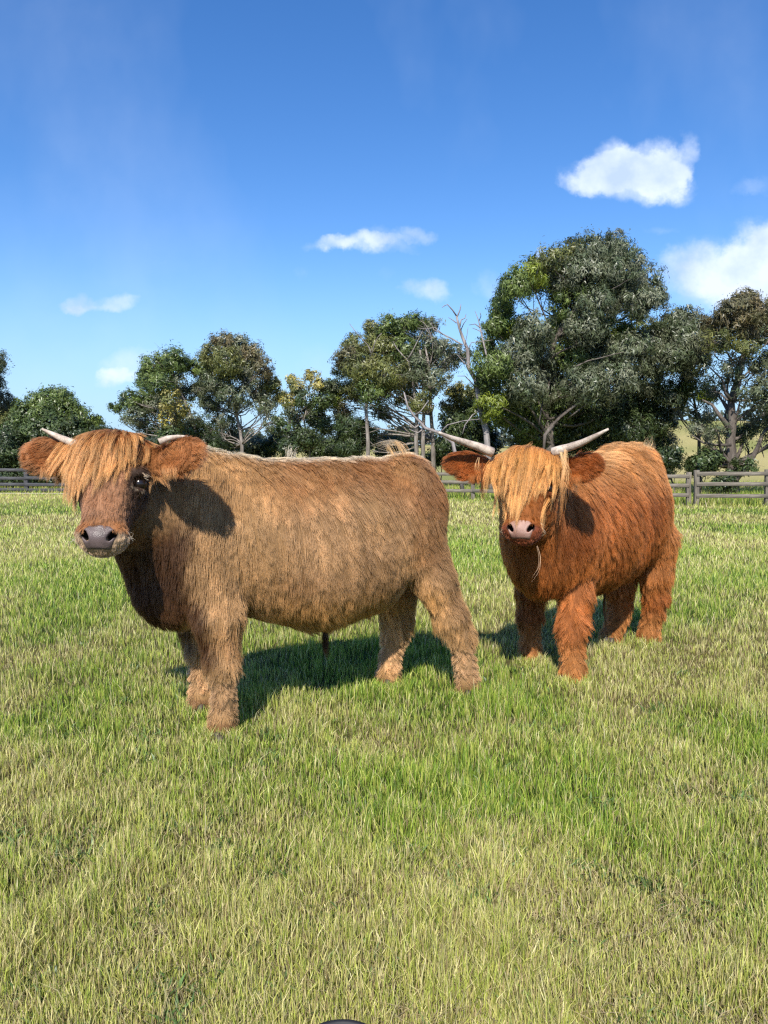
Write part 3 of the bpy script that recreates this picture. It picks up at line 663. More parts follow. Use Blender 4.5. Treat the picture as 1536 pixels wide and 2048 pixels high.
def far_trees():
    """treelines on the far pasture, small in the picture"""
    k = 0
    vs = []; cs = []
    for i in range(210):
        Y = rng.choice([170.0, 240.0, 420.0]) * rng.uniform(0.92, 1.08)
        x = rng.uniform(-0.7, 0.75) * Y; z = float(ground_z(x, Y)); s = rng.uniform(1.6, 4.5)
        n = 180
        u = unit(rng.normal(size=(n, 3))) * (rng.random((n, 1)) ** 0.4) * np.array([s * rng.uniform(0.8, 1.6), s, s * 0.75]); u[:, 2] += s * 0.7
        p = np.array([x, Y, z]) + u
        ax = unit(rng.normal(size=(n, 3))); sd = unit(np.cross(ax, rng.normal(size=(n, 3)))); q = 0.55
        vs.append(np.stack([p - ax * q, p + sd * q * 0.7, p + ax * q, p - sd * q * 0.7], 1).reshape(-1, 3))
        cl = np.array([0.06, 0.075, 0.045]) * (0.6 + 0.7 * rng.random((n, 1))); cs.append(np.repeat(cl, 4, 0))
    v = np.vstack(vs); c = np.vstack(cs); m = len(v) // 4
    link('far_trees', mesh_np('far_trees', v, np.arange(m * 4), np.full(m, 4), MAT_LEAF, False, c), kind='stuff', label='distant treelines on the pasture hills')

# ------------------------------------------------------------------ distance fields for the animals
class Field:
    def __init__(s, lo, hi, h):
        s.lo = np.array(lo, float); s.h = h; s.n = np.ceil((np.array(hi) - s.lo) / h).astype(int) + 1
        s.D = np.full(s.n, 1.0, np.float32)
        s.ax = [s.lo[i] + np.arange(s.n[i]) * h for i in range(3)]
    def _box(s, lo, hi):
        a = np.clip(np.floor((np.array(lo) - s.lo) / s.h).astype(int), 0, s.n - 1); b = np.clip(np.ceil((np.array(hi) - s.lo) / s.h).astype(int) + 1, 1, s.n)
        sl = tuple(slice(a[i], b[i]) for i in range(3))
        X, Y, Z = np.meshgrid(s.ax[0][sl[0]], s.ax[1][sl[1]], s.ax[2][sl[2]], indexing='ij', sparse=True)
        return sl, X, Y, Z
    def _merge(s, sl, d, k, sub):
        A = s.D[sl]
        if sub:
            B = -d; h = np.maximum(k - np.abs(A - B), 0) / k; s.D[sl] = np.maximum(A, B) + h * h * k * 0.25
        else:
            h = np.maximum(k - np.abs(A - d), 0) / k; s.D[sl] = np.minimum(A, d) - h * h * k * 0.25
    def ell(s, c, r, axes=None, k=0.03, sub=False):
        c = np.asarray(c, float); r = np.asarray(r, float); m = r.max() + 0.12
        if axes is None: axes = np.eye(3)
        sl, X, Y, Z = s._box(c - m, c + m); x, y, z = X - c[0], Y - c[1], Z - c[2]
        k0 = 0; k1 = 0
        for i in range(3):
            q = x * axes[i][0] + y * axes[i][1] + z * axes[i][2]
            k0 = k0 + (q / r[i]) ** 2; k1 = k1 + (q / r[i] ** 2) ** 2
        k0 = np.sqrt(k0); k1 = np.sqrt(k1) + 1e-6
        s._merge(sl, (k0 * (k0 - 1) / k1).astype(np.float32), k, sub)
    def seg(s, a, b, ra, rb, side=(0, 1, 0), k=0.05, sub=False):
        """elliptical tapered segment; ra, rb = (radius along side, radius across)"""
        a = np.asarray(a, float); b = np.asarray(b, float)
        ra = (ra, ra) if np.isscalar(ra) else ra; rb = (rb, rb) if np.isscalar(rb) else rb
        m = max(*ra, *rb) + 0.12; lo = np.minimum(a, b) - m; hi = np.maximum(a, b) + m
        sl, X, Y, Z = s._box(lo, hi); ab = b - a; L2 = ab @ ab; w = ab / math.sqrt(L2)
        u = np.asarray(side, float); u = u - w * (u @ w); u /= np.linalg.norm(u); v = np.cross(w, u)
        t = np.clip(((X - a[0]) * ab[0] + (Y - a[1]) * ab[1] + (Z - a[2]) * ab[2]) / L2, 0, 1)
        x = X - a[0] - t * ab[0]; y = Y - a[1] - t * ab[1]; z = Z - a[2] - t * ab[2]
        R1 = ra[0] + (rb[0] - ra[0]) * t; R2 = ra[1] + (rb[1] - ra[1]) * t; R3 = np.minimum(R1, R2)
        q1 = x * u[0] + y * u[1] + z * u[2]; q2 = x * v[0] + y * v[1] + z * v[2]; q3 = x * w[0] + y * w[1] + z * w[2]
        k0 = np.sqrt((q1 / R1) ** 2 + (q2 / R2) ** 2 + (q3 / R3) ** 2)
        k1 = np.sqrt((q1 / R1 ** 2) ** 2 + (q2 / R2 ** 2) ** 2 + (q3 / R3 ** 2) ** 2) + 1e-6
        s._merge(sl, (k0 * (k0 - 1) / k1).astype(np.float32), k, sub)
    def chain(s, pts, side=(0, 1, 0), k=0.05):
        for (a, ra), (b, rb) in zip(pts[:-1], pts[1:]): s.seg(a, b, ra, rb, side, k)
    def finish(s):
        s.g = [g.astype(np.float32) for g in np.gradient(s.D, s.h)]
    def sample(s, p, A=None):
        A = s.D if A is None else A
        q = (p - s.lo) / s.h; i = np.clip(np.floor(q).astype(int), 0, s.n - 2); f = np.clip(q - i, 0, 1)
        x, y, z = f[:, 0], f[:, 1], f[:, 2]; a, b, c = i[:, 0], i[:, 1], i[:, 2]
        return ((A[a, b, c] * (1 - x) + A[a + 1, b, c] * x) * (1 - y) + (A[a, b + 1, c] * (1 - x) + A[a + 1, b + 1, c] * x) * y) * (1 - z) + \
               ((A[a, b, c + 1] * (1 - x) + A[a + 1, b, c + 1] * x) * (1 - y) + (A[a, b + 1, c + 1] * (1 - x) + A[a + 1, b + 1, c + 1] * x) * y) * z
    def normal(s, p):
        return unit(np.stack([s.sample(p, g) for g in s.g], -1))
    def surface(s):
        D = s.D; I = D < 0
        c = [I[a:I.shape[0] - 1 + a, b:I.shape[1] - 1 + b, d:I.shape[2] - 1 + d] for a in (0, 1) for b in (0, 1) for d in (0, 1)]
        tot = sum(x.astype(np.int8) for x in c); cell = (tot > 0) & (tot < 8)
        idx = np.full(cell.shape, -1, np.int32); ii = np.argwhere(cell); idx[cell] = np.arange(len(ii))
        acc = np.zeros((len(ii), 3)); cnt = np.zeros(len(ii))
        cor = [(a, b, d) for a in (0, 1) for b in (0, 1) for d in (0, 1)]
        for p in range(8):
            for q in range(p + 1, 8):
                A, B = np.array(cor[p]), np.array(cor[q])
                if np.abs(A - B).sum() != 1: continue
                da = D[ii[:, 0] + A[0], ii[:, 1] + A[1], ii[:, 2] + A[2]]; db = D[ii[:, 0] + B[0], ii[:, 1] + B[1], ii[:, 2] + B[2]]
                m = (da < 0) != (db < 0); t = da[m] / (da[m] - db[m])
                acc[m] += A + (B - A) * t[:, None]; cnt[m] += 1
        V = s.lo + (ii + acc / cnt[:, None]) * s.h
        faces = []
        for ax in range(3):
            o = [k for k in range(3) if k != ax]
            sl0 = [slice(1, -1)] * 3; sl0[ax] = slice(0, -1); sl1 = [slice(1, -1)] * 3; sl1[ax] = slice(1, None)
            a = I[tuple(sl0)]; b = I[tuple(sl1)]; e = np.argwhere(a != b)
            sgn = a[tuple(e.T)]
            base = e.copy(); base[:, o[0]] += 1; base[:, o[1]] += 1
            def cellat(d0, d1):
                q = base.copy(); q[:, o[0]] += d0; q[:, o[1]] += d1; return idx[q[:, 0], q[:, 1], q[:, 2]]
            quad = np.stack([cellat(-1, -1), cellat(0, -1), cellat(0, 0), cellat(-1, 0)], -1)
            flip = sgn if ax != 1 else ~sgn
            quad = np.where(flip[:, None], quad, quad[:, ::-1]); faces.append(quad)
        Fq = np.vstack(faces); Fq = Fq[(Fq >= 0).all(1)]
        return V, Fq

# ------------------------------------------------------------------ hair
def hair_material(name, rough=0.32, radial=0.6, k=1.0):
    m = bpy.data.materials.new(name); m.use_nodes = True; nt = m.node_tree; nt.nodes.clear()
    o = nt.nodes.new('ShaderNodeOutputMaterial'); at = nt.nodes.new('ShaderNodeAttribute'); at.attribute_name = 'tint'
    h = nt.nodes.new('ShaderNodeBsdfHairPrincipled'); h.model = 'CHIANG'; h.parametrization = 'COLOR'
    nt.links.new(at.outputs['Color'], h.inputs['Color'])
    h.inputs['Roughness'].default_value = rough; h.inputs['Radial Roughness'].default_value = radial
    h.inputs['Random Roughness'].default_value = 0.2
    d = nt.nodes.new('ShaderNodeBsdfDiffuse'); nt.links.new(at.outputs['Color'], d.inputs[0])
    mx = nt.nodes.new('ShaderNodeMixShader'); mx.inputs[0].default_value = 0.70
    nt.links.new(h.outputs[0], mx.inputs[1]); nt.links.new(d.outputs[0], mx.inputs[2])
    nt.links.new(mx.outputs[0], o.inputs[0]); return m
MAT_HAIR = hair_material('calf_hair')

def make_hair(name, paths, radii, cols, parent, **props):
    """paths (n,k,3), radii (n,) root radius, cols (n,k,3)"""
    n, k, _ = paths.shape
    hc = bpy.data.hair_curves.new(name); hc.add_curves([k] * n)
    hc.attributes['position'].data.foreach_set('vector', np.ascontiguousarray(paths, np.float32).ravel())
    ra = hc.attributes.get('radius') or hc.attributes.new('radius', 'FLOAT', 'POINT')
    t = np.linspace(0, 1, k); prof = np.where(t < 0.5, 1.0, 1.0 - (t - 0.5) * 1.75)
    ra.data.foreach_set('value', np.ascontiguousarray(radii[:, None] * prof[None], np.float32).ravel())
    ca = hc.attributes.new('tint', 'FLOAT_COLOR', 'POINT')
    c4 = np.ones((n, k, 4), np.float32); c4[..., :3] = cols; ca.data.foreach_set('color', c4.ravel())
    hc.materials.append(MAT_HAIR)
    return link(name, hc, parent, kind='stuff', **props)

def grow(Fd, root, comb, lift, length, steps, off0=0.002, off1=0.014, grav=0.12, curl=0.12, seed=0, back=None):
    n = len(root); nr = Fd.normal(root)
    t = unit(comb - nr * np.sum(comb * nr, -1, keepdims=True))
    d = unit(t + lift[:, None] * nr); pos = root.copy(); out = [pos.copy()]
    for i in range(steps):
        pos = pos + d * (length / steps)[:, None]
        s = Fd.sample(pos); need = off0 + (off1 - off0) * (i + 1) / steps if np.isscalar(off1) else off0 + (off1 - off0) * (i + 1) / steps
        m = s < need; nn = Fd.normal(pos)
        pos = np.where(m[:, None], pos + nn * (need - s)[:, None] * 0.9, pos)
        out.append(pos.copy())
        wv = np.stack([vnoise(pos * 14 + 31 * q + seed) for q in range(3)], -1) - 0.5
        c2 = comb - nn * np.sum(comb * nn, -1, keepdims=True)
        d = unit(d + curl * wv * 2 + 0.22 * unit(c2) + np.array([0, 0, -1.0]) * grav)
    return np.stack(out, 1)

def children(Fd, guides, kids, spread, clump, frizz, cols_root, cols_tip, rad, lenvar=0.3, cpow=1.0):
    """guides (g,k,3) -> strands around them whose tips gather"""
    g, k, _ = guides.shape; n = g * kids
    gi = np.repeat(np.arange(g), kids); root = guides[gi, 0]
    nr = Fd.normal(root); o = rng.normal(size=(n, 3)) * spread[gi][:, None]; o -= nr * np.sum(o * nr, -1, keepdims=True)
    r2 = root + o; s = Fd.sample(r2); r2 = r2 - Fd.normal(r2) * (s + 0.002)[:, None]
    t = np.linspace(0, 1, k)[None, :, None]
    base = guides[gi] - root[:, None]; L = (1 + lenvar * (rng.random(n) - 0.7))[:, None, None]
    cl = clump[gi][:, None, None] * t ** 0.9 * (0.8 + 0.4 * rng.random((n, 1, 1)))
    sh = (r2 - root)[:, None] * (1 - cl)
    path = root[:, None] + base * L + sh
    ph = rng.random((n, 1, 3)) * 6.28; fr = frizz[gi][:, None, None] * t * np.sin(ph + t * (4 + 6 * rng.random((n, 1, 1))))
    path = path + fr * (0.5 + rng.random((n, 1, 1)))
    v = (0.92 + 0.16 * rng.random((n, 1, 1)))
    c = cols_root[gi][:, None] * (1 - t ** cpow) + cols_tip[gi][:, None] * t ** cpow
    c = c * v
    return path, rad[gi] * (0.7 + 0.6 * rng.random(n)), c

def skin_material(name, base):
    m, nt, b = nmat(name); at = nt.nodes.new('ShaderNodeAttribute'); at.attribute_name = 'tint'
    nt.links.new(at.outputs['Color'], b.inputs['Base Color']); b.inputs['Roughness'].default_value = 0.7
    b.inputs['Specular IOR Level'].default_value = 0.2
    n = tex(nt, 60, 5, 0.6); bump(nt, b, n.outputs['Fac'], 0.004); return m
MAT_SKIN = skin_material('calf_skin', None)

def horn_material():
    m, nt, b = nmat('horn'); n = tex(nt, 22, 7, 0.75); n2 = tex(nt, 90, 4, 0.6)
    nt.links.new(ramp(nt, n.outputs['Fac'], [(0.34, (0.26, 0.19, 0.14)), (0.48, (0.46, 0.37, 0.29)), (0.62, (0.60, 0.50, 0.40))]), b.inputs['Base Color'])
    b.inputs['Roughness'].default_value = 0.6; bump(nt, b, n.outputs['Fac'], 0.006); return m
MAT_HORN = horn_material()
def eye_material():
    m, nt, b = nmat('eye'); b.inputs['Base Color'].default_value = (0.012, 0.008, 0.006, 1); b.inputs['Roughness'].default_value = 0.2
    b.inputs['Coat Weight'].default_value = 0.0; b.inputs['Coat Roughness'].default_value = 0.02; return m
MAT_EYE = eye_material()
def nose_material(name, c1, c2, rough=0.3):
    m, nt, b = nmat(name); n = tex(nt, 16, 4, 0.6); v = tex(nt, 260, kind='Voronoi')
    nt.links.new(ramp(nt, n.outputs['Fac'], [(0.35, c1), (0.65, c2)]), b.inputs['Base Color'])
    b.inputs['Roughness'].default_value = rough + 0.10; b.inputs['Specular IOR Level'].default_value = 0.35
    bump(nt, b, v.outputs['Distance'], 0.0015, 0.5); return m

# ------------------------------------------------------------------ a highland calf
FZ = 0.88      # length of the face below the eyes against the width of the head

def world_to_local(B, a):
    ca, sa = math.cos(a), math.sin(a)
    Rm = np.array([[ca, sa, 0], [-sa, ca, 0], [0, 0, 1.0]])
    return (lambda p: (np.asarray(p, float) - B) @ Rm.T), Rm

def head_shapes(Fd, H, hs, ear):
    """H(x, y, z) -> local point; axes HA rows = viewer-right, out of the face, up along the face"""
    A = H.axes; E = lambda c, r, k=0.03, sub=False, ax=A: Fd.ell(H(*c), np.array(r) * hs, ax, k, sub)
    S = lambda a, b, ra, rb, k=0.05: Fd.seg(H(*a), H(*b), tuple(np.array(ra) * hs), tuple(np.array(rb) * hs), A[0], k)
    E((0, -0.11, 0.13), (0.125, 0.14, 0.115), 0.05)            # cranium
    E((0, -0.06, 0.190), (0.100, 0.075, 0.045), 0.05)           # poll
    S((0, -0.065, 0.12), (0, -0.045, 0.02), (0.115, 0.095), (0.100, 0.095))
    S((0, -0.045, 0.02), (0, -0.02, -0.10), (0.092, 0.095), (0.068, 0.082))
    S((0, -0.02, -0.10), (0, -0.006, -0.19), (0.066, 0.080), (0.074, 0.066))
    E((0, 0.002, -0.194), (0.088, 0.066, 0.044), 0.03)         # muzzle
    E((0, -0.045, -0.220), (0.056, 0.050, 0.018), 0.012)         # lower lip and chin
    S((0, -0.17, 0.01), (0, -0.085, -0.175), (0.062, 0.060), (0.050, 0.040))     # jaw
    for s in (-1, 1):
        E((s * 0.085, -0.085, 0.165), (0.060, 0.060, 0.050), 0.04)             # horn base
        E((s * 0.052, 0.020, -0.180), (0.032, 0.040, 0.032), 0.02)             # nostril wing
        E((s * 0.062, -0.12, 0.02), (0.058, 0.085, 0.105), 0.05)               # cheek
        E((s * 0.098, -0.012, 0.078), (0.036, 0.034, 0.024), 0.03)             # brow
        E((s * 0.109, -0.030, 0.043), (0.034, 0.034, 0.033), 0.02, True)       # eye socket
        E((s * 0.108, -0.014, 0.012), (0.026, 0.020, 0.012), 0.02)             # lower lid
        E((s * 0.115, -0.022, 0.074), (0.026, 0.020, 0.010), 0.015)            # upper lid
    E((0, 0.026, -0.202), (0.056, 0.038, 0.036), 0.025)        # nose pad
    E((0, -0.012, -0.242), (0.046, 0.036, 0.010), 0.004)
    nostril_cut(Fd, H, hs, 0.008)
    for s, (tip, wid) in zip((-1, 1), ear):
        root = H(s * 0.115, -0.085, 0.145); tipL = tip; H.ears.append((root + (tip - root) * 0.12, tip, wid))
        d = tipL - root; L = np.linalg.norm(d); d /= L
        out = A[1] * 0.92 + A[2] * 0.1; out = out - d * (out @ d); out /= np.linalg.norm(out); w = np.cross(d, out)
        Fd.seg(root, root + d * L * 0.5, (0.035 * hs, 0.03 * hs), (wid * 0.62, 0.024), w, 0.04)
        Fd.ell(root + d * L * 0.62, (L * 0.42, wid, 0.026), np.array([d, w, out]), 0.03)
        Fd.ell(root + d * L * 0.68 + out * 0.028, (L * 0.30, wid * 0.68, 0.024), np.array([d, w, out]), 0.012, True)

def nostril_cut(fld, H, hs, k):
    A = H.axes
    for sg in (-1, 1):          # slanting slits, high on the outer side and low on the inner side
        ca, sa = math.cos(-sg * 0.62), math.sin(-sg * 0.62)
        ax = np.array([A[0] * ca + A[2] * sa, A[1], -A[0] * sa + A[2] * ca])
        fld.ell(H(sg * 0.044, 0.052, -0.194), np.array([0.0085, 0.034, 0.023]) * hs, ax, k, True)
        fld.ell(H(sg * 0.050, 0.046, -0.186), np.array([0.0110, 0.026, 0.010]) * hs, A, k, True)

def nose_part(Fd, H, hs, mat, parent, name='nose'):
    """bare skin of the nose: a shell over the muzzle, with nostrils and the mouth line cut in"""
    A = H.axes; lo = H(0, 0, -0.2) - 0.17; nf = Field(lo, lo + 0.34, 0.0032)
    X, Y, Z = np.meshgrid(*nf.ax, indexing='ij'); p = np.stack([X, Y, Z], -1).reshape(-1, 3)
    h = (p - H(0, 0, 0)) @ A.T / hs; h[:, 2] = np.where(h[:, 2] < 0, h[:, 2] / FZ, h[:, 2])
    body = Fd.sample(p)
    zz = h[:, 2]; half = np.interp(zz, [-0.248, -0.238, -0.215, -0.190, -0.172, -0.158], [0.038, 0.046, 0.055, 0.060, 0.056, 0.040])
    reg = np.maximum(np.abs(h[:, 0]) - half, np.maximum(zz + 0.150 + 0.10 * np.abs(h[:, 0]), -0.248 - zz)) * hs
    reg = np.maximum(reg, (-h[:, 1] - 0.012) * hs)
    d = body - 0.0030
    k = 0.010; hh = np.maximum(k - np.abs(d - reg), 0) / k; d = np.maximum(d, reg) + hh * hh * k * 0.25
    nf.D = d.reshape(nf.n).astype(np.float32)
    nostril_cut(nf, H, hs, 0.006)
    V, Q = nf.surface()
    link(name, mesh_np(name, V, Q, np.full(len(Q), 4), mat, True), parent)
    return nf

def sphere_mesh(name, c, r, mat, n=20):
    v = []; f = []
    for i in range(n // 2 + 1):
        th = math.pi * i / (n // 2)
        for j in range(n):
            ph = 2 * math.pi * j / n; v.append((c[0] + r * math.sin(th) * math.cos(ph), c[1] + r * math.sin(th) * math.sin(ph), c[2] + r * math.cos(th)))
    for i in range(n // 2):
        for j in range(n): f += [i * n + j, (i + 1) * n + j, (i + 1) * n + (j + 1) % n, i * n + (j + 1) % n]
    return mesh_np(name, v, f, [4] * (len(f) // 4), mat, True)

def make_cow(spec):
    B, a = np.array([spec['B'][0], spec['B'][1], 0.0]), spec['angle']
    toL, Rm = world_to_local(B, a); hx = np.array([math.cos(a), math.sin(a)])
    def OP(px, py, lat):                 # photo point on the upright plane at sideways distance lat from the spine
        d = ray(px, py) @ Rm.T; c = toL(C0); t = (lat - c[1]) / d[1]; return c + d * t
    root_o = link(spec['name'], None, loc=tuple(B), rz=a, label=spec['label'], category='calf', group='highland calves in the paddock')
    n2 = unit(np.array(spec['face'])); T = spec['tilt']
    nw = np.array([n2[0], n2[1], 0]); rt = np.array([-n2[1], n2[0], 0]); up = np.array([0, 0, 1.0]) * math.cos(T) - nw * math.sin(T); out = nw * math.cos(T) + np.array([0, 0, 1.0]) * math.sin(T)
    ro = spec.get('roll', 0); rt, up = rt * math.cos(ro) + up * math.sin(ro), up * math.cos(ro) - rt * math.sin(ro)
    A = np.array([rt, out, up]) @ Rm.T; hc = toL(P(*spec['head'])); hs = spec['hs']
    class HH:
        axes = A; ears = []
        def __call__(s, x, y, z): return hc + (A[0] * x + A[1] * y + A[2] * (z if z > 0 else z * FZ)) * hs
    H = HH(); H.ears = []; spec['H'] = H
    def toH(p):
        h = (p - hc) @ A.T / hs; h[:, 2] = np.where(h[:, 2] < 0, h[:, 2] / FZ, h[:, 2]); return h
    Fd = Field(spec['lo'], spec['hi'], 0.0085)
    # trunk
    st = [(np.array([s, lat, (zt + zb) / 2]), (w, (zt - zb) / 2)) for s, lat, zt, zb, w in spec['trunk'](OP)]
    Fd.chain(st, (0, 1, 0), 0.07)
    for c, r in spec['masses'](OP): Fd.ell(c, r, None, 0.09)
    for ch in spec['necks'](OP, H): Fd.chain(ch, (0, 1, 0), 0.10)
    for leg in spec['legs'](OP, toL): Fd.chain(leg, (0, 1, 0), 0.045)
    earp = [(toL(P(*spec['ears'][0])), spec['earw']), (toL(P(*spec['ears'][1])), spec['earw'])]
    head_shapes(Fd, H, hs, earp)
    for c, r in spec.get('cuts', lambda OP: [])(OP): Fd.ell(c, r, None, 0.06, True)
    Fd.finish()
    V, Q = Fd.surface(); V = V.astype(np.float32)
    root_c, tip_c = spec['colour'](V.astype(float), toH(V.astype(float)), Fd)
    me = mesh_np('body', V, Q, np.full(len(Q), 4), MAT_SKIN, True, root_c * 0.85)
    link('body', me, root_o)
    # face pieces
    nf = nose_part(Fd, H, hs, spec['nose_mat'], root_o)
    for s in (-1, 1):
        c = H(s * 0.106, -0.028, 0.043)
        link('eye', sphere_mesh('eye', c, 0.028 * hs, MAT_EYE), root_o)
    for pts, r in spec['horns']:
        w = np.array([toL(P(*q)) for q in pts]); t = np.linspace(0, 1, 12)
        ww = np.stack([np.interp(t, np.linspace(0, 1, len(w)), w[:, i]) for i in range(3)], -1)
        b = Bag(); b.tube(ww, r * (1 - 0.78 * t ** 1.15), 12, wob=0.06); link('horn', b.mesh('horn', MAT_HORN), root_o)
    for leg in spec['hooves']:
        c = toL(np.array([*leg, 0.0])); b = Bag()
        for s in (-1, 1): b.tube([c + (0.0, s * 0.018, 0.055), c + (0.006, s * 0.020, 0.03), c + (0.014, s * 0.021, -0.01)], [0.018, 0.022, 0.025], 10)
        link('hoof', b.mesh('hoof', MAT_HORN_DARK), root_o)
    # ---- coat
    tri = np.vstack([Q[:, [0, 1, 2]], Q[:, [0, 2, 3]]]); a_, b_, c_ = V[tri[:, 0]], V[tri[:, 1]], V[tri[:, 2]]
    ar = np.linalg.norm(np.cross(b_ - a_, c_ - a_), axis=1)
    cen = ((a_ + b_ + c_) / 3).astype(float); hl = toH(cen)
    inhead = (np.abs(hl[:, 0]) < 0.16) & (hl[:, 1] > -0.2) & (np.abs(hl[:, 2] - 0) < 0.27)
    wgt = ar * np.where(inhead, 2.6, 1.0) * (1 + 2.0 * ear_mask(cen, H)[0]); cum = np.cumsum(wgt); cum /= cum[-1]
    def samples(n):
        i = np.searchsorted(cum, rng.random(n)); r1 = np.sqrt(rng.random(n))[:, None]; r2 = rng.random(n)[:, None]
        return (a_[i] * (1 - r1) + b_[i] * r1 * (1 - r2) + c_[i] * r1 * r2).astype(float)
    for (ng, kids, mode) in spec['layers']:
        g = samples(ng); h = toH(g); nz = nf.sample(np.clip(g, nf.lo + 0.01, nf.lo + (nf.n - 2) * nf.h))
        inside_nf = ((g > nf.lo + 0.01) & (g < nf.lo + (nf.n - 2) * nf.h)).all(1)
        nr0 = Fd.normal(g)
        ok = ~(inside_nf & (nz < 0.004)) & (g[:, 2] > -0.01)
        for s in (-1, 1):
            ok &= np.linalg.norm((h - np.array([s * 0.110, -0.022, 0.043])) * np.array([1, 0.8, 1.1]), axis=1) > 0.031
        g = g[ok]; h = h[ok]; nr0 = nr0[ok]
        comb, length, lift, spread, clump, frizz, rad, off1, grav, curl = spec['groom'](g, h, nr0, A, H)
        length = length * (0.75 + 0.5 * rng.random(len(g))); k = 5
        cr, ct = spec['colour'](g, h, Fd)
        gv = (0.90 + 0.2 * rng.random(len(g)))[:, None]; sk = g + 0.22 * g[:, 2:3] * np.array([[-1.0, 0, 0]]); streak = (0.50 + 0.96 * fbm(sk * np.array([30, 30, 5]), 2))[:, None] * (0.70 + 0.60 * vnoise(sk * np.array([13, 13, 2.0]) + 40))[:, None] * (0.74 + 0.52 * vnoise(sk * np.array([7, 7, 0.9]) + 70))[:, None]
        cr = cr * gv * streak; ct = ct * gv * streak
        if mode == 'fuzz':
            clump = clump * 0.15; spread = spread * 1.6; lift = lift * 1.15
        path = grow(Fd, g, comb, lift, length, k, 0.001, off1, grav, curl)
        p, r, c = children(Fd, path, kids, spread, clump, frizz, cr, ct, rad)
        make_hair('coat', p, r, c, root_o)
    # ---- long hair: forelock, ear fringes, wisps
    for L in spec['long'](H, A, OP, toL):
        g = L['roots']; s = Fd.sample(g); ns = Fd.normal(g); g = g - ns * (s)[:, None]; g = g - Fd.normal(g) * Fd.sample(g)[:, None]
        n = len(g)
        path = grow(Fd, g, L['comb'], np.full(n, L['lift']), L['len'] * (0.75 + 0.4 * rng.random(n)), L.get('steps', 9), 0.004, L['off'](n), L['grav'], L['curl'], seed=3)
        gv = (0.58 + 0.72 * rng.random(n))[:, None]
        p, r, c = children(Fd, path, L['kids'], np.full(n, L['spread']), np.full(n, L['clump']), np.full(n, L['frizz']), L['c0'] * gv, L['c1'] * gv, np.full(n, L['rad']), cpow=L.get('pow', 1.0))
        make_hair(L['name'], p, r, c, root_o)
    # ---- free wisps given as paths
    for name, pts, nn, spread, c0, c1, rad in spec['wisps']:
        w = np.array([toL(P(*q)) for q in pts]); t = np.linspace(0, 1, 10)
        ww = np.stack([np.interp(t, np.linspace(0, 1, len(w)), w[:, i]) for i in range(3)], -1)
        for _ in range(2): ww[1:-1] = (ww[:-2] + ww[1:-1] * 2 + ww[2:]) / 4
        o = rng.normal(size=(nn, 1, 3)) * spread * (0.35 + 0.65 * np.sin(t * 2.6))[None, :, None]; o2 = rng.normal(size=(nn, 1, 3)) * spread * 0.8 * (t ** 2)[None, :, None]
        sc = (0.7 + 0.3 * rng.random((nn, 1, 1)))
        p = ww[0] + (ww[None] - ww[0]) * sc + o + o2
        cc = (np.array(c0)[None, None] * (1 - t)[None, :, None] + np.array(c1)[None, None] * t[None, :, None]) * (0.7 + 0.5 * rng.random((nn, 1, 1)))
        make_hair(name, p, np.full(nn, rad), cc, root_o)
    return root_o

m, nt, b = nmat('hoof'); n = tex(nt, 30, 5); nt.links.new(ramp(nt, n.outputs['Fac'], [(0.3, (0.025, 0.017, 0.010)), (0.7, (0.075, 0.052, 0.032))]), b.inputs['Base Color']); b.inputs['Roughness'].default_value = 0.6
MAT_HORN_DARK = m

def ear_mask(p, H):
    """1 on the ears; and the way from the root of the ear to its tip"""
    m = np.zeros(len(p)); d = np.zeros((len(p), 3))
    for a, b, wid in H.ears:
        ab = b - a; L = np.linalg.norm(ab); t = np.clip(((p - a) @ ab) / L ** 2, 0, 1); q = np.linalg.norm(p - a - t[:, None] * ab, axis=1)
        r = wid * (0.55 + 0.6 * smooth(0, 0.4, t)); w = smooth(r + 0.012, r - 0.004, q); w = w * smooth(0.0, 0.12, t)
        d = np.where((w > 0.3)[:, None], ab / L, d); m = np.maximum(m, w)
    return m, d

def nostril(h):
    d = np.minimum(*[np.linalg.norm((h - np.array([s * 0.045, 0.045, -0.191])) * np.array([1, 0.6, 1]), axis=1) for s in (-1, 1)])
    return smooth(0.026, 0.018, d)

def mixc(c, new, w):
    return c * (1 - w[:, None]) + np.asarray(new)[None] * w[:, None]

# ---- brown calf, in profile -------------------------------------------------
B1 = (0.367, 4.335); A1 = math.atan2(-0.432, -0.902)
def trunk1(OP):
    o = []
    for px, top, bot, w in [(822, 935, 1075, 0.17), (800, 917, 1130, 0.235), (755, 920, 1168, 0.265), (710, 921, 1226, 0.29), (630, 925, 1246, 0.305), (540, 926, 1230, 0.295), (465, 922, 1215, 0.265), (400, 924, 1205, 0.235), (355, 945, 1200, 0.20)]:
        t = OP(px, top, 0); bb = OP(px, bot, 0.06); o.append((t[0], 0, t[2], bb[2], w))
    return o
def masses1(OP):
    return [(OP(340, 1120, 0), (0.20, 0.19, 0.26)), (OP(352, 1185, 0), (0.17, 0.16, 0.16)), (OP(318, 1060, 0.0), (0.15, 0.15, 0.24)),
            (OP(420, 1080, 0.13), (0.20, 0.13, 0.30)), (OP(420, 1080, -0.13), (0.20, 0.13, 0.28)),
            (OP(806, 1040, 0.12), (0.165, 0.15, 0.27)), (OP(798, 1040, -0.12), (0.16, 0.14, 0.26)), (OP(812, 962, 0.08), (0.12, 0.13, 0.12)), (OP(635, 1140, 0.0), (0.36, 0.30, 0.27))]
def necks1(OP, H):
    return [[(OP(440, 1010, 0), (0.17, 0.235)), (OP(380, 1003, 0.02), (0.155, 0.225)), (H(0.02, -0.20, 0.03), (0.13, 0.16))],
            [(OP(350, 1090, 0), (0.15, 0.2)), (H(0.0, -0.17, -0.02), (0.10, 0.13))]]
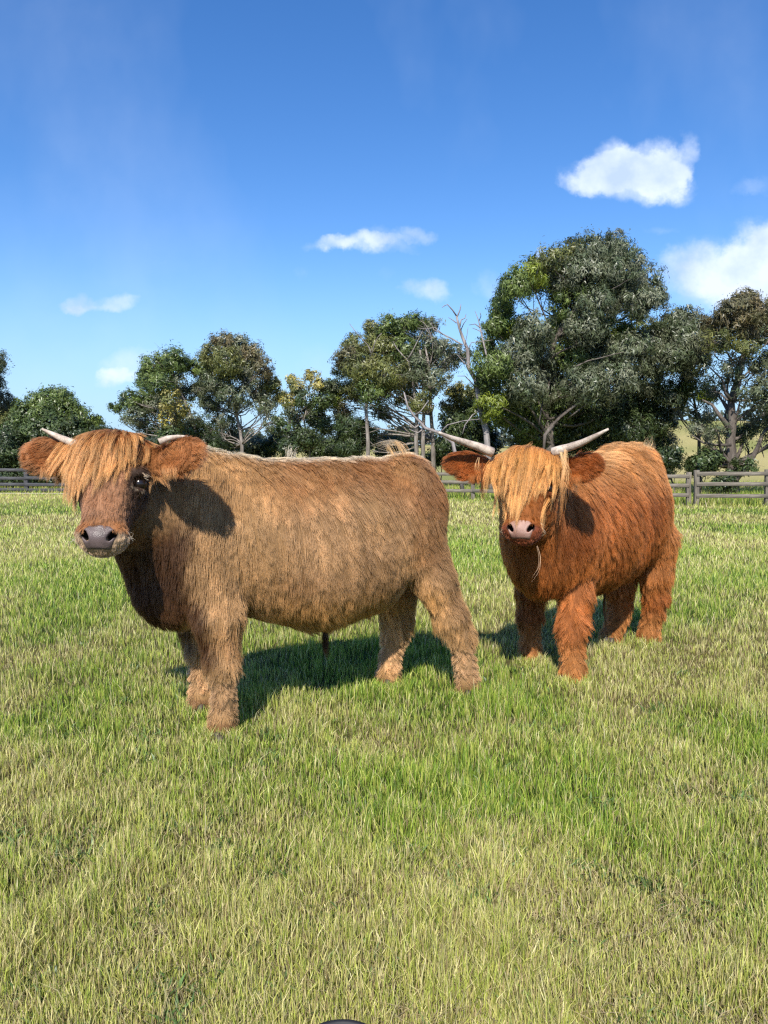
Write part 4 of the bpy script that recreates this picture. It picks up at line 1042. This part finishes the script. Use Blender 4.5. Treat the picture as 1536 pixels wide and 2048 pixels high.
def legs1(OP, toL):
    def q(px, py, lat, r, dx=0.0): c = OP(px, py, lat); c[0] += dx; return (c, r)
    return [
        [q(425, 1150, 0.15, (0.11, 0.15)), q(438, 1240, 0.20, (0.085, 0.105)), q(443, 1320, 0.205, (0.066, 0.068)), q(445, 1340, 0.205, (0.062, 0.062)), q(447, 1398, 0.205, (0.042, 0.042)), q(446, 1445, 0.205, (0.050, 0.052)), q(441, 1488, 0.205, (0.050, 0.056))],
        [q(405, 1150, -0.14, (0.10, 0.13)), q(396, 1240, -0.19, (0.080, 0.09)), q(398, 1300, -0.195, (0.062, 0.062)), q(403, 1350, -0.195, (0.044, 0.044)), q(404, 1395, -0.195, (0.052, 0.054)), q(402, 1424, -0.195, (0.054, 0.06))],
        [q(828, 1075, 0.13, (0.13, 0.16)), q(872, 1165, 0.17, (0.095, 0.098)), q(902, 1235, 0.195, (0.072, 0.080)), q(924, 1275, 0.20, (0.055, 0.062)), q(930, 1330, 0.20, (0.042, 0.045)), q(936, 1368, 0.20, (0.050, 0.050)), q(934, 1402, 0.20, (0.050, 0.056))],
        [q(800, 1120, -0.13, (0.12, 0.15)), q(792, 1190, -0.165, (0.095, 0.105)), q(794, 1240, -0.175, (0.070, 0.078)), q(790, 1275, -0.175, (0.058, 0.064)), q(780, 1320, -0.175, (0.045, 0.048)), q(777, 1352, -0.175, (0.052, 0.054)), q(774, 1374, -0.175, (0.054, 0.058))],
    ]
# colours as they look in full sun, save the chest, toned for shade
C1 = dict(red=lin(158, 104, 60), tan=lin(190, 147, 98), gold=lin(196, 144, 80), taupe=lin(166, 127, 86), cream=lin(226, 206, 172), dark=lin(86, 50, 30), chest_shaded=lin(64, 34, 18), face=lin(168, 120, 86), muz=lin(196, 168, 134), black=lin(48, 36, 30), ear=lin(170, 112, 68))
def colour1(p, h, Fd):
    x, y, z = p[:, 0], p[:, 1], p[:, 2]; n = fbm(p * 3.1 + 4, 3); n2 = fbm(p * 7.0 + 9, 2)
    c = np.tile(C1['taupe'], (len(p), 1))
    c = mixc(c, C1['red'], smooth(0.95, 1.18, z + 0.3 * (n - 0.5)) * 0.6)
    c = mixc(c, C1['red'], smooth(0.46, 0.64, n) * 0.35)
    c = mixc(c, C1['tan'], smooth(0.42, 0.66, n2) * 0.3)
    c = mixc(c, C1['tan'], smooth(0.95, 1.25, x) * 0.75)
    c = mixc(c, C1['gold'], smooth(0.72, 0.50, z) * smooth(0.1, 0.3, x) * (1 - smooth(1.0, 1.2, x)) * 0.8)
    c = mixc(c, C1['tan'], smooth(0.55, 0.35, z) * 0.75)
    c = mixc(c, C1['red'], smooth(0.35, 0.45, z) * smooth(0.56, 0.46, z) * smooth(0.9, 1.1, x) * 0.3)
    c = mixc(c, C1['dark'] * 1.6, smooth(0.085, 0.065, z) * 0.5)
    nr = Fd.normal(p)
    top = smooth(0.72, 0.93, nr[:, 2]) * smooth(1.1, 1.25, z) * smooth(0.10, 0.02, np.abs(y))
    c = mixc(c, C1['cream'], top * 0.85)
    c = mixc(c, C1['chest_shaded'], smooth(1.44, 1.53, x + 0.12 * (n2 - 0.5)) * smooth(1.12, 0.95, z) * 0.9)  # dark brown chest coat, deepened to paint in the shade of the head
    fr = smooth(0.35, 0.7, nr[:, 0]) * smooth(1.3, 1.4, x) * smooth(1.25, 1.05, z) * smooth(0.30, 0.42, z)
    c = mixc(c, C1['chest_shaded'], np.clip(fr, 0, 1) * 0.85)
    c = mixc(c, lin(204, 160, 116), smooth(0.36, 0.24, z) * smooth(0.09, 0.13, z) * 0.6)
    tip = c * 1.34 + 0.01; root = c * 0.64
    # head
    hw = smooth(0.30, 0.24, np.linalg.norm(h * np.array([0.9, 0.95, 0.9]) + np.array([0, 0.04, 0]), axis=1)) * smooth(-0.24, -0.14, h[:, 1])
    f = np.tile(C1['face'], (len(p), 1))
    side = smooth(0.055, 0.085, np.abs(h[:, 0])) * smooth(0.16, 0.08, h[:, 2]) * smooth(-0.17, -0.10, h[:, 2])
    f = mixc(f, C1['black'] * 1.35, side * 0.7)
    eye = np.minimum(*[np.linalg.norm(h - np.array([s * 0.108, -0.02, 0.043]), axis=1) for s in (-1, 1)])
    f = mixc(f, C1['black'], smooth(0.075, 0.050, eye) * 0.85)
    f = mixc(f, C1['cream'] * 0.7, smooth(0.034, 0.038, eye) * smooth(0.044, 0.040, eye) * 0.25 * (h[:, 2] < 0.035))
    f = mixc(f, C1['tan'] * 0.8, smooth(-0.07, -0.12, h[:, 1]) * 0.6)
    f = mixc(f, C1['red'], smooth(-0.10, -0.15, h[:, 2]) * smooth(-0.20, -0.165, h[:, 2]) * 0.6)
    f = mixc(f, C1['muz'], smooth(-0.165, -0.19, h[:, 2]) * 0.85); f = mixc(f, C1['black'] * 0.5, nostril(h))
    f = mixc(f, C1['red'] * 0.8, smooth(0.10, 0.15, h[:, 2]))
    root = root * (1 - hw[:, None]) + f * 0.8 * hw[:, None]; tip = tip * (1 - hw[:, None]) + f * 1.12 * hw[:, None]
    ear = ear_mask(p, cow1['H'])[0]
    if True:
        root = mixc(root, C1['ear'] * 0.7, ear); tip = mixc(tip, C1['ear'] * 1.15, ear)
    return np.clip(root, 0.004, 0.9), np.clip(tip, 0.004, 0.92)

def make_groom(kind):
    def groom(g, h, nr, A, H):
        n = len(g); x, y, z = g[:, 0], g[:, 1], g[:, 2]
        comb = np.tile(np.array([-0.24 if kind == 1 else -0.36, 0, -1.0]), (n, 1))
        comb[:, 1] += np.sign(y) * 0.5 * smooth(0.6, 0.95, nr[:, 2])
        sway = fbm(g * 5.0, 2) - 0.5; comb[:, 0] += sway * (0.9 if kind == 1 else 1.1)
        low = smooth(0.60, 0.42, z); comb[:, 0] = comb[:, 0] * (1 - low) + (-0.35 + sway) * low
        # front of shoulder: hair falls forward and down
        fs = smooth(1.15, 1.35, x); comb[:, 0] += 0.3 * fs
        length = np.full(n, 0.066 if kind == 1 else 0.066)
        length += 0.008 * smooth(0.62, 0.40, z) * smooth(0.2, 0.3, z) + 0.02 * smooth(0.56, 0.46, z) * smooth(0.1, 0.3, x) * smooth(0.95, 0.8, x)
        length *= 1 - (0.68 if kind == 1 else 0.42) * smooth(0.38, 0.27, z)
        lift = np.full(n, 0.24); lift += 0.30 * smooth(0.5, 0.9, nr[:, 2]); lift += 0.15 * smooth(0.6, 0.4, z)
        spread = np.full(n, 0.012); clump = np.full(n, 0.42); frizz = np.full(n, 0.0022); rad = np.full(n, 0.00065); off1 = np.full(n, 0.020)
        clump += 0.28 * smooth(0.6, 0.4, z)
        curl = np.full((n, 1), 0.07) + 0.16 * smooth(0.6, 0.4, z)[:, None] * smooth(0.15, 0.3, z)[:, None]
        if kind == 2: curl += 0.04; length *= 1.08; frizz += 0.001
        grav = 0.10
        # head
        rr = np.linalg.norm(h * np.array([0.95, 0.9, 0.9]) + np.array([0, 0.05, 0]), axis=1)
        hd = (rr < 0.27) & (h[:, 1] > -0.22)
        fc = np.zeros((n, 3)); fc += -A[2] * 1.0; fc += A[0] * (h[:, 0] * 3.0)[:, None]; fc += A[1] * 0.1
        whorl = smooth(0.03, 0.09, h[:, 2]); fc += A[0] * (np.sign(h[:, 0]) * 0.3 * whorl)[:, None]
        comb = np.where(hd[:, None], fc, comb)
        hl = 0.022 + 0.018 * smooth(-0.06, -0.16, h[:, 1]) + 0.02 * smooth(0.10, 0.16, h[:, 2])
        hl = hl * (1 - 0.6 * smooth(-0.15, -0.19, h[:, 2]))
        if kind == 1: hl = hl + 0.012 * (smooth(0.06, 0.04, np.abs(h[:, 0])) * smooth(-0.13, -0.05, h[:, 2]) * smooth(0.0, -0.04, -h[:, 1]))
        length = np.where(hd, hl, length); lift = np.where(hd, 0.28, lift); off1 = np.where(hd, 0.008, off1)
        spread = np.where(hd, 0.006, spread); rad = np.where(hd, 0.00050, rad); frizz = np.where(hd, 0.0012, frizz)
        # ears
        em, ed = ear_mask(g, H); ear = em > 0.3
        ec = ed * 0.9 - A[2][None] * 0.30 + A[1] * 0.05
        comb = np.where(ear[:, None], ec, comb); length = np.where(ear, 0.040, length); lift = np.where(ear, 0.50, lift); off1 = np.where(ear, 0.012, off1); spread = np.where(ear, 0.008, spread)
        curl = np.where(ear[:, None], 0.25, curl)
        return comb, length, lift, spread, clump, frizz, rad, off1, grav, curl
    return groom

def hpts(H, n, fx, fy, fz):
    u = rng.random((n, 3)); X = fx[0] + (fx[1] - fx[0]) * u[:, 0]; Yy = fy[0] + (fy[1] - fy[0]) * u[:, 1]; Z = fz[0] + (fz[1] - fz[0]) * u[:, 2]
    return np.array([H(a, b_, c) for a, b_, c in zip(X, Yy, Z)]), X, Yy, Z

def long1(H, A, OP, toL):
    out = []
    n = 300; r, X, Y_, Z = hpts(H, n, (-0.135, 0.062), (-0.10, 0.02), (0.13, 0.225))
    comb = -A[2][None] * 1.0 + A[0][None] * (X * 0.9 - 0.13)[:, None] + A[1][None] * 0.3
    out.append(dict(name='forelock', roots=r, comb=comb, lift=0.12, len=0.165 + 0.045 * rng.random(n) - 0.075 * smooth(-0.01, 0.055, X), off=lambda n: 0.008 + 0.020 * rng.random(n), grav=0.10, curl=0.07, kids=40, spread=0.013, clump=0.80, frizz=0.0022,
                    c0=np.tile(lin(122, 60, 26), (n, 1)), c1=np.tile(lin(236, 178, 112), (n, 1)), pow=1.3, rad=0.00060))
    for s in (-1, 1):
        n = 46; ea, eb, ew = H.ears[0 if s < 0 else 1]; r = ea + (eb - ea) * (rng.random((n, 1)) * 0.62) - A[2] * ew * 0.5 + A[1] * 0.01
        comb = np.tile(-A[2] * 1.0 + A[0] * s * 0.2 + A[1] * 0.1, (n, 1))
        out.append(dict(name='ear_fringe', roots=r, comb=comb, lift=0.25, len=np.full(n, 0.085), off=lambda n: 0.006 + 0.012 * rng.random(n), grav=0.25, curl=0.12, kids=12, spread=0.010, clump=0.8, frizz=0.004,
                        c0=np.tile(lin(150, 84, 42), (n, 1)), c1=np.tile(lin(210, 156, 100), (n, 1)), rad=0.00058))
    # whiskers and lashes
    n = 14; r, X, Y_, Z = hpts(H, n, (-0.09, 0.09), (-0.03, 0.03), (-0.22, -0.15)); r = np.array([H(math.copysign(0.08, a), b_, c) for a, b_, c in zip(X, Y_, Z)])
    out.append(dict(name='whiskers', roots=r, comb=A[0][None] * np.sign(X)[:, None] + 0 * r, lift=0.6, len=np.full(n, 0.04), off=lambda n: 0.0 * rng.random(n) + 0.004, grav=0.05, curl=0.1, kids=3, spread=0.010, clump=0.0, frizz=0.003,
                    c0=np.tile(lin(200, 180, 150), (n, 1)), c1=np.tile(lin(230, 215, 190), (n, 1)), rad=0.0004))
    for s in (-1, 1):
        n = 9; X = np.linspace(-0.022, 0.022, n); r = np.array([H(s * (0.118 + 0.004 * 0), -0.012 + a, 0.076) for a in X])
        out.append(dict(name='eyelashes', roots=r, comb=np.tile(A[0] * s + A[1] * 0.6 - A[2] * 0.5, (n, 1)), lift=0.8, len=np.full(n, 0.03), off=lambda n: 0.0 * rng.random(n) + 0.003, grav=0.15, curl=0.05, kids=4, spread=0.002, clump=0.3, frizz=0.001,
                        c0=np.tile(lin(190, 160, 130), (n, 1)), c1=np.tile(lin(220, 200, 175), (n, 1)), rad=0.0004))
    return out

cow1 = dict(name='highland_calf', label='brown shaggy highland calf standing side on with its head turned to the viewer', B=B1, angle=A1,
    face=(0.10, -0.99), tilt=math.radians(17), roll=math.radians(-2), head=(214, 985, 3.22), hs=1.16, lo=(-0.45, -0.62, -0.02), hi=(2.32, 0.75, 1.52),
    cuts=lambda OP: [(OP(512, 1160, 0.345), (0.045, 0.05, 0.16)), (OP(775, 1075, 0.345), (0.10, 0.045, 0.10)), (OP(455, 985, 0.30), (0.09, 0.05, 0.10))], trunk=trunk1, masses=masses1, necks=necks1, legs=legs1, ears=[(54, 908, 3.26), (398, 906, 3.18)], earw=0.085,
    colour=colour1, groom=make_groom(1), nose_mat=nose_material('grey_nose', (0.070, 0.050, 0.046), (0.145, 0.105, 0.098)),
    horns=[([(165, 893, 3.28), (130, 880, 3.29), (105, 868, 3.30), (84, 858, 3.31)], 0.020), ([(318, 884, 3.27), (335, 877, 3.28), (357, 873, 3.29), (376, 873, 3.30)], 0.016)],
    hooves=[G(440, 1492)[:2], G(402, 1426)[:2], G(934, 1398)[:2], G(774, 1376)[:2]],
    layers=[(8200, 18, 'clump'), (9000, 3, 'fuzz')], long=long1,
    wisps=[('tail_tuft', [(812, 915, 4.27), (805, 890, 4.25), (788, 880, 4.2), (765, 881, 4.15), (745, 890, 4.1)], 26, 0.007, lin(200, 165, 120), lin(225, 205, 170), 0.0006),
           ('tail_tuft', [(790, 884, 4.2), (803, 895, 4.12), (812, 915, 4.06), (822, 945, 4.02)], 44, 0.011, lin(215, 180, 130), lin(205, 155, 100), 0.0006),
           ('tail_tuft', [(775, 890, 4.2), (785, 905, 4.1), (795, 925, 4.05), (808, 948, 4.02)], 24, 0.012, lin(205, 170, 120), lin(200, 150, 95), 0.0006),
           ('mane', [(575, 925, 4.0), (580, 912, 4.0), (582, 900, 4.0), (586, 898, 4.0)], 40, 0.016, lin(215, 195, 160), lin(235, 220, 195), 0.0006),
           ('belly_tuft', [(648, 1250, 3.98), (650, 1275, 3.98), (650, 1295, 3.98), (653, 1318, 3.98)], 160, 0.008, lin(60, 40, 25), lin(30, 22, 18), 0.0008)])

# ---- orange calf, three-quarter view ----------------------------------------
hd2 = unit(np.array([-0.66, -0.75])); A2 = math.atan2(hd2[1], hd2[0]); B2 = (1.70, 5.42)
def trunk2(OP):
    return [(-0.20, 0, 1.28, 0.75, 0.15), (-0.10, 0, 1.38, 0.60, 0.25), (0.06, 0, 1.39, 0.52, 0.29), (0.3, 0, 1.32, 0.47, 0.31), (0.55, 0, 1.28, 0.45, 0.315), (0.8, 0, 1.27, 0.47, 0.29), (1.0, 0, 1.27, 0.49, 0.26), (1.14, 0, 1.20, 0.52, 0.22)]
def masses2(OP):
    return [((1.16, 0.0, 0.80), (0.19, 0.21, 0.30)), ((1.0, 0.14, 0.90), (0.20, 0.14, 0.30)), ((1.0, -0.14, 0.90), (0.20, 0.14, 0.30)), ((0.02, 0.14, 0.92), (0.19, 0.15, 0.30)), ((0.02, -0.14, 0.92), (0.19, 0.15, 0.30)), ((-0.04, 0, 1.24), (0.2, 0.2, 0.16))]
def necks2(OP, H):
    return [[(np.array([0.98, 0, 1.03]), (0.17, 0.23)), (np.array([1.2, -0.01, 1.06]), (0.16, 0.22)), (H(0.0, -0.18, 0.03), (0.14, 0.17))],
            [(np.array([1.14, 0, 0.86]), (0.17, 0.18)), (H(0.0, -0.15, -0.06), (0.10, 0.10))]]
def legs2(OP, toL):
    def w(px, py, Y, r): return (toL(P(px, py, Y)), r)
    return [
        [w(1158, 1120, 4.72, (0.11, 0.14)), w(1152, 1190, 4.60, (0.090, 0.10)), w(1145, 1255, 4.52, (0.074, 0.074)), w(1143, 1275, 4.50, (0.068, 0.066)), w(1146, 1312, 4.49, (0.050, 0.050)), w(1146, 1340, 4.47, (0.060, 0.060)), w(1145, 1368, 4.46, (0.060, 0.066))],
        [w(1062, 1120, 4.98, (0.10, 0.13)), w(1062, 1180, 4.98, (0.080, 0.09)), w(1060, 1225, 4.98, (0.066, 0.066)), w(1060, 1245, 4.98, (0.060, 0.060)), w(1060, 1275, 4.98, (0.048, 0.048)), w(1060, 1300, 4.98, (0.058, 0.060)), w(1058, 1322, 4.97, (0.058, 0.064))],
        [w(1245, 1110, 5.55, (0.12, 0.15)), w(1240, 1170, 5.50, (0.09, 0.10)), w(1240, 1215, 5.52, (0.07, 0.075)), w(1236, 1240, 5.50, (0.06, 0.064)), w(1226, 1262, 5.45, (0.05, 0.05)), w(1220, 1278, 5.42, (0.060, 0.062)), w(1218, 1293, 5.41, (0.060, 0.066))],
        [w(1318, 1080, 5.40, (0.12, 0.17)), w(1312, 1150, 5.40, (0.095, 0.115)), w(1312, 1200, 5.42, (0.075, 0.08)), w(1308, 1228, 5.44, (0.062, 0.066)), w(1300, 1255, 5.46, (0.052, 0.052)), w(1298, 1272, 5.46, (0.060, 0.062)), w(1296, 1288, 5.46, (0.060, 0.066))],
    ]
C2 = dict(base=lin(170, 100, 50), deep=lin(142, 76, 36), gold=lin(200, 138, 78), cream=lin(236, 196, 134), face=lin(160, 94, 44), pink=lin(170, 104, 86), ear=lin(156, 88, 44))
def colour2(p, h, Fd):
    x, y, z = p[:, 0], p[:, 1], p[:, 2]; n = fbm(p * 3.3 + 14, 3); nr = Fd.normal(p)
    c = np.tile(C2['base'], (len(p), 1)); c = mixc(c, C2['deep'], smooth(0.47, 0.62, n) * 0.5)
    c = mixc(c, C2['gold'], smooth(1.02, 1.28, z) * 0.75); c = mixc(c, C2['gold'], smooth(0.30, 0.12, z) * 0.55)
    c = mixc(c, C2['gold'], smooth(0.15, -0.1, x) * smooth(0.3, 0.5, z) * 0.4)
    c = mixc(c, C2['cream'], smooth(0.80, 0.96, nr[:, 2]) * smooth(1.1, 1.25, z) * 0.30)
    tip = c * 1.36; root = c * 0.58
    hw = smooth(0.30, 0.24, np.linalg.norm(h * np.array([0.9, 0.95, 0.9]) + np.array([0, 0.04, 0]), axis=1)) * smooth(-0.24, -0.14, h[:, 1])
    f = np.tile(C2['face'], (len(p), 1)); eye = np.minimum(*[np.linalg.norm(h - np.array([s * 0.108, -0.02, 0.043]), axis=1) for s in (-1, 1)])
    f = mixc(f, C2['deep'] * 0.35, smooth(0.060, 0.035, eye) * 0.9); f = mixc(f, C2['deep'] * 0.8, smooth(0.055, 0.085, np.abs(h[:, 0])) * 0.4)
    f = mixc(f, lin(146, 76, 52), smooth(-0.155, -0.185, h[:, 2]) * 0.8); f = mixc(f, C1['black'] * 0.5, nostril(h))
    f = mixc(f, C2['gold'], smooth(0.10, 0.15, h[:, 2]))
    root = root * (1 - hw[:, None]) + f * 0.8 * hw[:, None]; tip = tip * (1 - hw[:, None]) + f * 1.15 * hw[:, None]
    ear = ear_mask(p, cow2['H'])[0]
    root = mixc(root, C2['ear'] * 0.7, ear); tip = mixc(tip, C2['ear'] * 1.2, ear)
    return np.clip(root, 0.004, 0.9), np.clip(tip, 0.004, 0.92)
def long2(H, A, OP, toL):
    out = []
    n = 350; r, X, Y_, Z = hpts(H, n, (-0.10, 0.09), (-0.10, 0.03), (0.13, 0.25))
    comb = -A[2][None] * 1.0 + A[0][None] * (-X * 2.6 - 0.02)[:, None] + A[1][None] * 0.35
    ln = 0.285 + 0.07 * rng.random(n) - 0.15 * smooth(0.01, 0.085, X) - 0.13 * smooth(-0.03, -0.09, X)
    out.append(dict(name='forelock', roots=r, comb=comb, lift=0.15, len=ln, off=lambda n: 0.008 + 0.022 * rng.random(n), grav=0.14, curl=0.07, kids=32, spread=0.012, clump=0.80, frizz=0.0024,
                    c0=np.tile(lin(184, 112, 52), (n, 1)), c1=np.tile(lin(234, 174, 104), (n, 1)), rad=0.00066))
    n = 60; r, X, Y_, Z = hpts(H, n, (-0.06, 0.08), (-0.12, -0.04), (0.2, 0.26))
    out.append(dict(name='poll_tuft', roots=r, comb=A[0][None] * rng.normal(size=(n, 1)) + A[2] * 0.6, lift=0.9, len=np.full(n, 0.07), off=lambda n: 0.01 + 0.01 * rng.random(n), grav=0.0, curl=0.3, kids=14, spread=0.012, clump=0.6, frizz=0.006,
                    c0=np.tile(lin(190, 118, 56), (n, 1)), c1=np.tile(lin(230, 170, 100), (n, 1)), rad=0.00055))
    for s in (-1, 1):
        n = 40; ea, eb, ew = H.ears[0 if s < 0 else 1]; r = ea + (eb - ea) * (rng.random((n, 1)) * 0.6) - A[2] * ew * 0.5 + A[1] * 0.01
        out.append(dict(name='ear_fringe', roots=r, comb=np.tile(-A[2] * 1.0 + A[0] * s * 0.1 + A[1] * 0.1, (n, 1)), lift=0.25, len=np.full(n, 0.08), off=lambda n: 0.006 + 0.012 * rng.random(n), grav=0.25, curl=0.12, kids=12, spread=0.010, clump=0.8, frizz=0.004,
                        c0=np.tile(lin(150, 78, 36), (n, 1)), c1=np.tile(lin(196, 122, 62), (n, 1)), rad=0.00055))
    n = 14; r, X, Y_, Z = hpts(H, n, (-0.09, 0.09), (-0.03, 0.03), (-0.22, -0.15)); r = np.array([H(math.copysign(0.08, a), b_, c) for a, b_, c in zip(X, Y_, Z)])
    out.append(dict(name='whiskers', roots=r, comb=A[0][None] * np.sign(X)[:, None] + 0 * r, lift=0.6, len=np.full(n, 0.04), off=lambda n: 0.0 * rng.random(n) + 0.004, grav=0.05, curl=0.1, kids=3, spread=0.010, clump=0.0, frizz=0.003,
                    c0=np.tile(lin(200, 160, 120), (n, 1)), c1=np.tile(lin(230, 205, 170), (n, 1)), rad=0.0004))
    return out
cow2 = dict(name='highland_calf', label='orange long haired highland calf with spread horns facing the viewer', B=B2, angle=A2,
    face=(-0.36, -0.93), tilt=math.radians(20), roll=math.radians(1), head=(1050, 992, 4.12), hs=1.15, lo=(-0.5, -0.62, -0.02), hi=(1.95, 0.7, 1.55),
    trunk=trunk2, masses=masses2, necks=necks2, legs=legs2, ears=[(896, 925, 4.22), (1200, 928, 4.05)], earw=0.082,
    colour=colour2, groom=make_groom(2), nose_mat=nose_material('pink_nose', (0.24, 0.12, 0.09), (0.36, 0.22, 0.17), 0.42),
    horns=[([(985, 905, 4.22), (955, 893, 4.20), (920, 882, 4.14), (895, 873, 4.08), (878, 865, 4.03)], 0.027), ([(1105, 905, 4.15), (1135, 896, 4.12), (1165, 885, 4.06), (1195, 870, 4.00), (1217, 858, 3.96)], 0.027)],
    hooves=[G(1145, 1364)[:2], G(1058, 1317)[:2], G(1218, 1290)[:2], G(1296, 1284)[:2]],
    layers=[(6800, 17, 'clump'), (8000, 3, 'fuzz')], long=long2,
    wisps=[('side_wisp', [(1130, 900, 4.05), (1130, 940, 4.0), (1122, 975, 3.98), (1128, 1015, 4.0), (1118, 1052, 4.02)], 26, 0.010, lin(230, 180, 120), lin(200, 130, 75), 0.0006),
           ('side_wisp', [(1122, 905, 4.02), (1130, 935, 4.0), (1138, 955, 4.0), (1120, 1000, 4.0)], 20, 0.010, lin(240, 200, 140), lin(225, 165, 100), 0.0006),
           ('side_wisp', [(965, 925, 4.15), (962, 970, 4.15), (966, 1005, 4.15), (984, 1040, 4.15)], 10, 0.006, lin(90, 50, 25), lin(60, 40, 20), 0.0006),
           ('side_wisp', [(957, 915, 4.12), (950, 935, 4.10), (962, 960, 4.10)], 12, 0.008, lin(230, 180, 120), lin(200, 140, 80), 0.0006),
           ('chin_straw', [(1074, 1092, 4.0), (1081, 1115, 4.0), (1079, 1145, 4.0), (1062, 1168, 4.0)], 3, 0.003, lin(235, 190, 150), lin(235, 190, 150), 0.0007),
           ('belly_tuft', [(1210, 1180, 4.95), (1208, 1215, 4.95), (1211, 1245, 4.95), (1214, 1275, 4.95)], 26, 0.005, lin(40, 24, 14), lin(24, 18, 14), 0.0009),
           ('back_tuft', [(1293, 905, 5.35), (1297, 893, 5.35), (1298, 882, 5.35)], 60, 0.02, lin(226, 180, 120), lin(240, 205, 150), 0.0006)])

# ------------------------------------------------------------------ black bowl at the lower edge
def build_bowl():
    tip = G(686, 2040, 0.085); R = 0.10; base = np.array([tip[0], tip[1] - R, 0.0])
    prof = [(0.070, 0.0), (0.080, 0.008), (0.092, 0.06), (0.0965, 0.078), (0.100, 0.082), (0.099, 0.088), (0.094, 0.0895), (0.089, 0.086), (0.084, 0.06), (0.074, 0.014), (0.0, 0.012)]
    n = 48; v = []; f = []
    for r, z in prof:
        for j in range(n): a = 2 * math.pi * j / n; v.append((r * math.cos(a), r * math.sin(a), z))
    for i in range(len(prof) - 1):
        for j in range(n): f += [i * n + j, i * n + (j + 1) % n, (i + 1) * n + (j + 1) % n, (i + 1) * n + j]
    m, nt, b = nmat('black_rubber'); b.inputs['Base Color'].default_value = (0.008, 0.008, 0.011, 1); b.inputs['Roughness'].default_value = 0.65
    link('feed_bowl', mesh_np('feed_bowl', v, f, [4] * (len(f) // 4), m, True), loc=tuple(base), label='round black rubber bowl rim just entering at the bottom edge of the picture', category='bowl')

# ------------------------------------------------------------------ build
import os, time
_t = time.time()
def tick(s):
    global _t; print('T', s, round(time.time() - _t, 1)); _t = time.time()
build_fences(); build_trees(); far_trees(); tick('trees')
build_grass(); tick('grass')
make_cow(cow1); tick('cow1')
make_cow(cow2); tick('cow2'); print('TRIS', sum(len(o.data.loops) - 2 * len(o.data.polygons) for o in scene.objects if o.type == 'MESH'))
build_bowl()
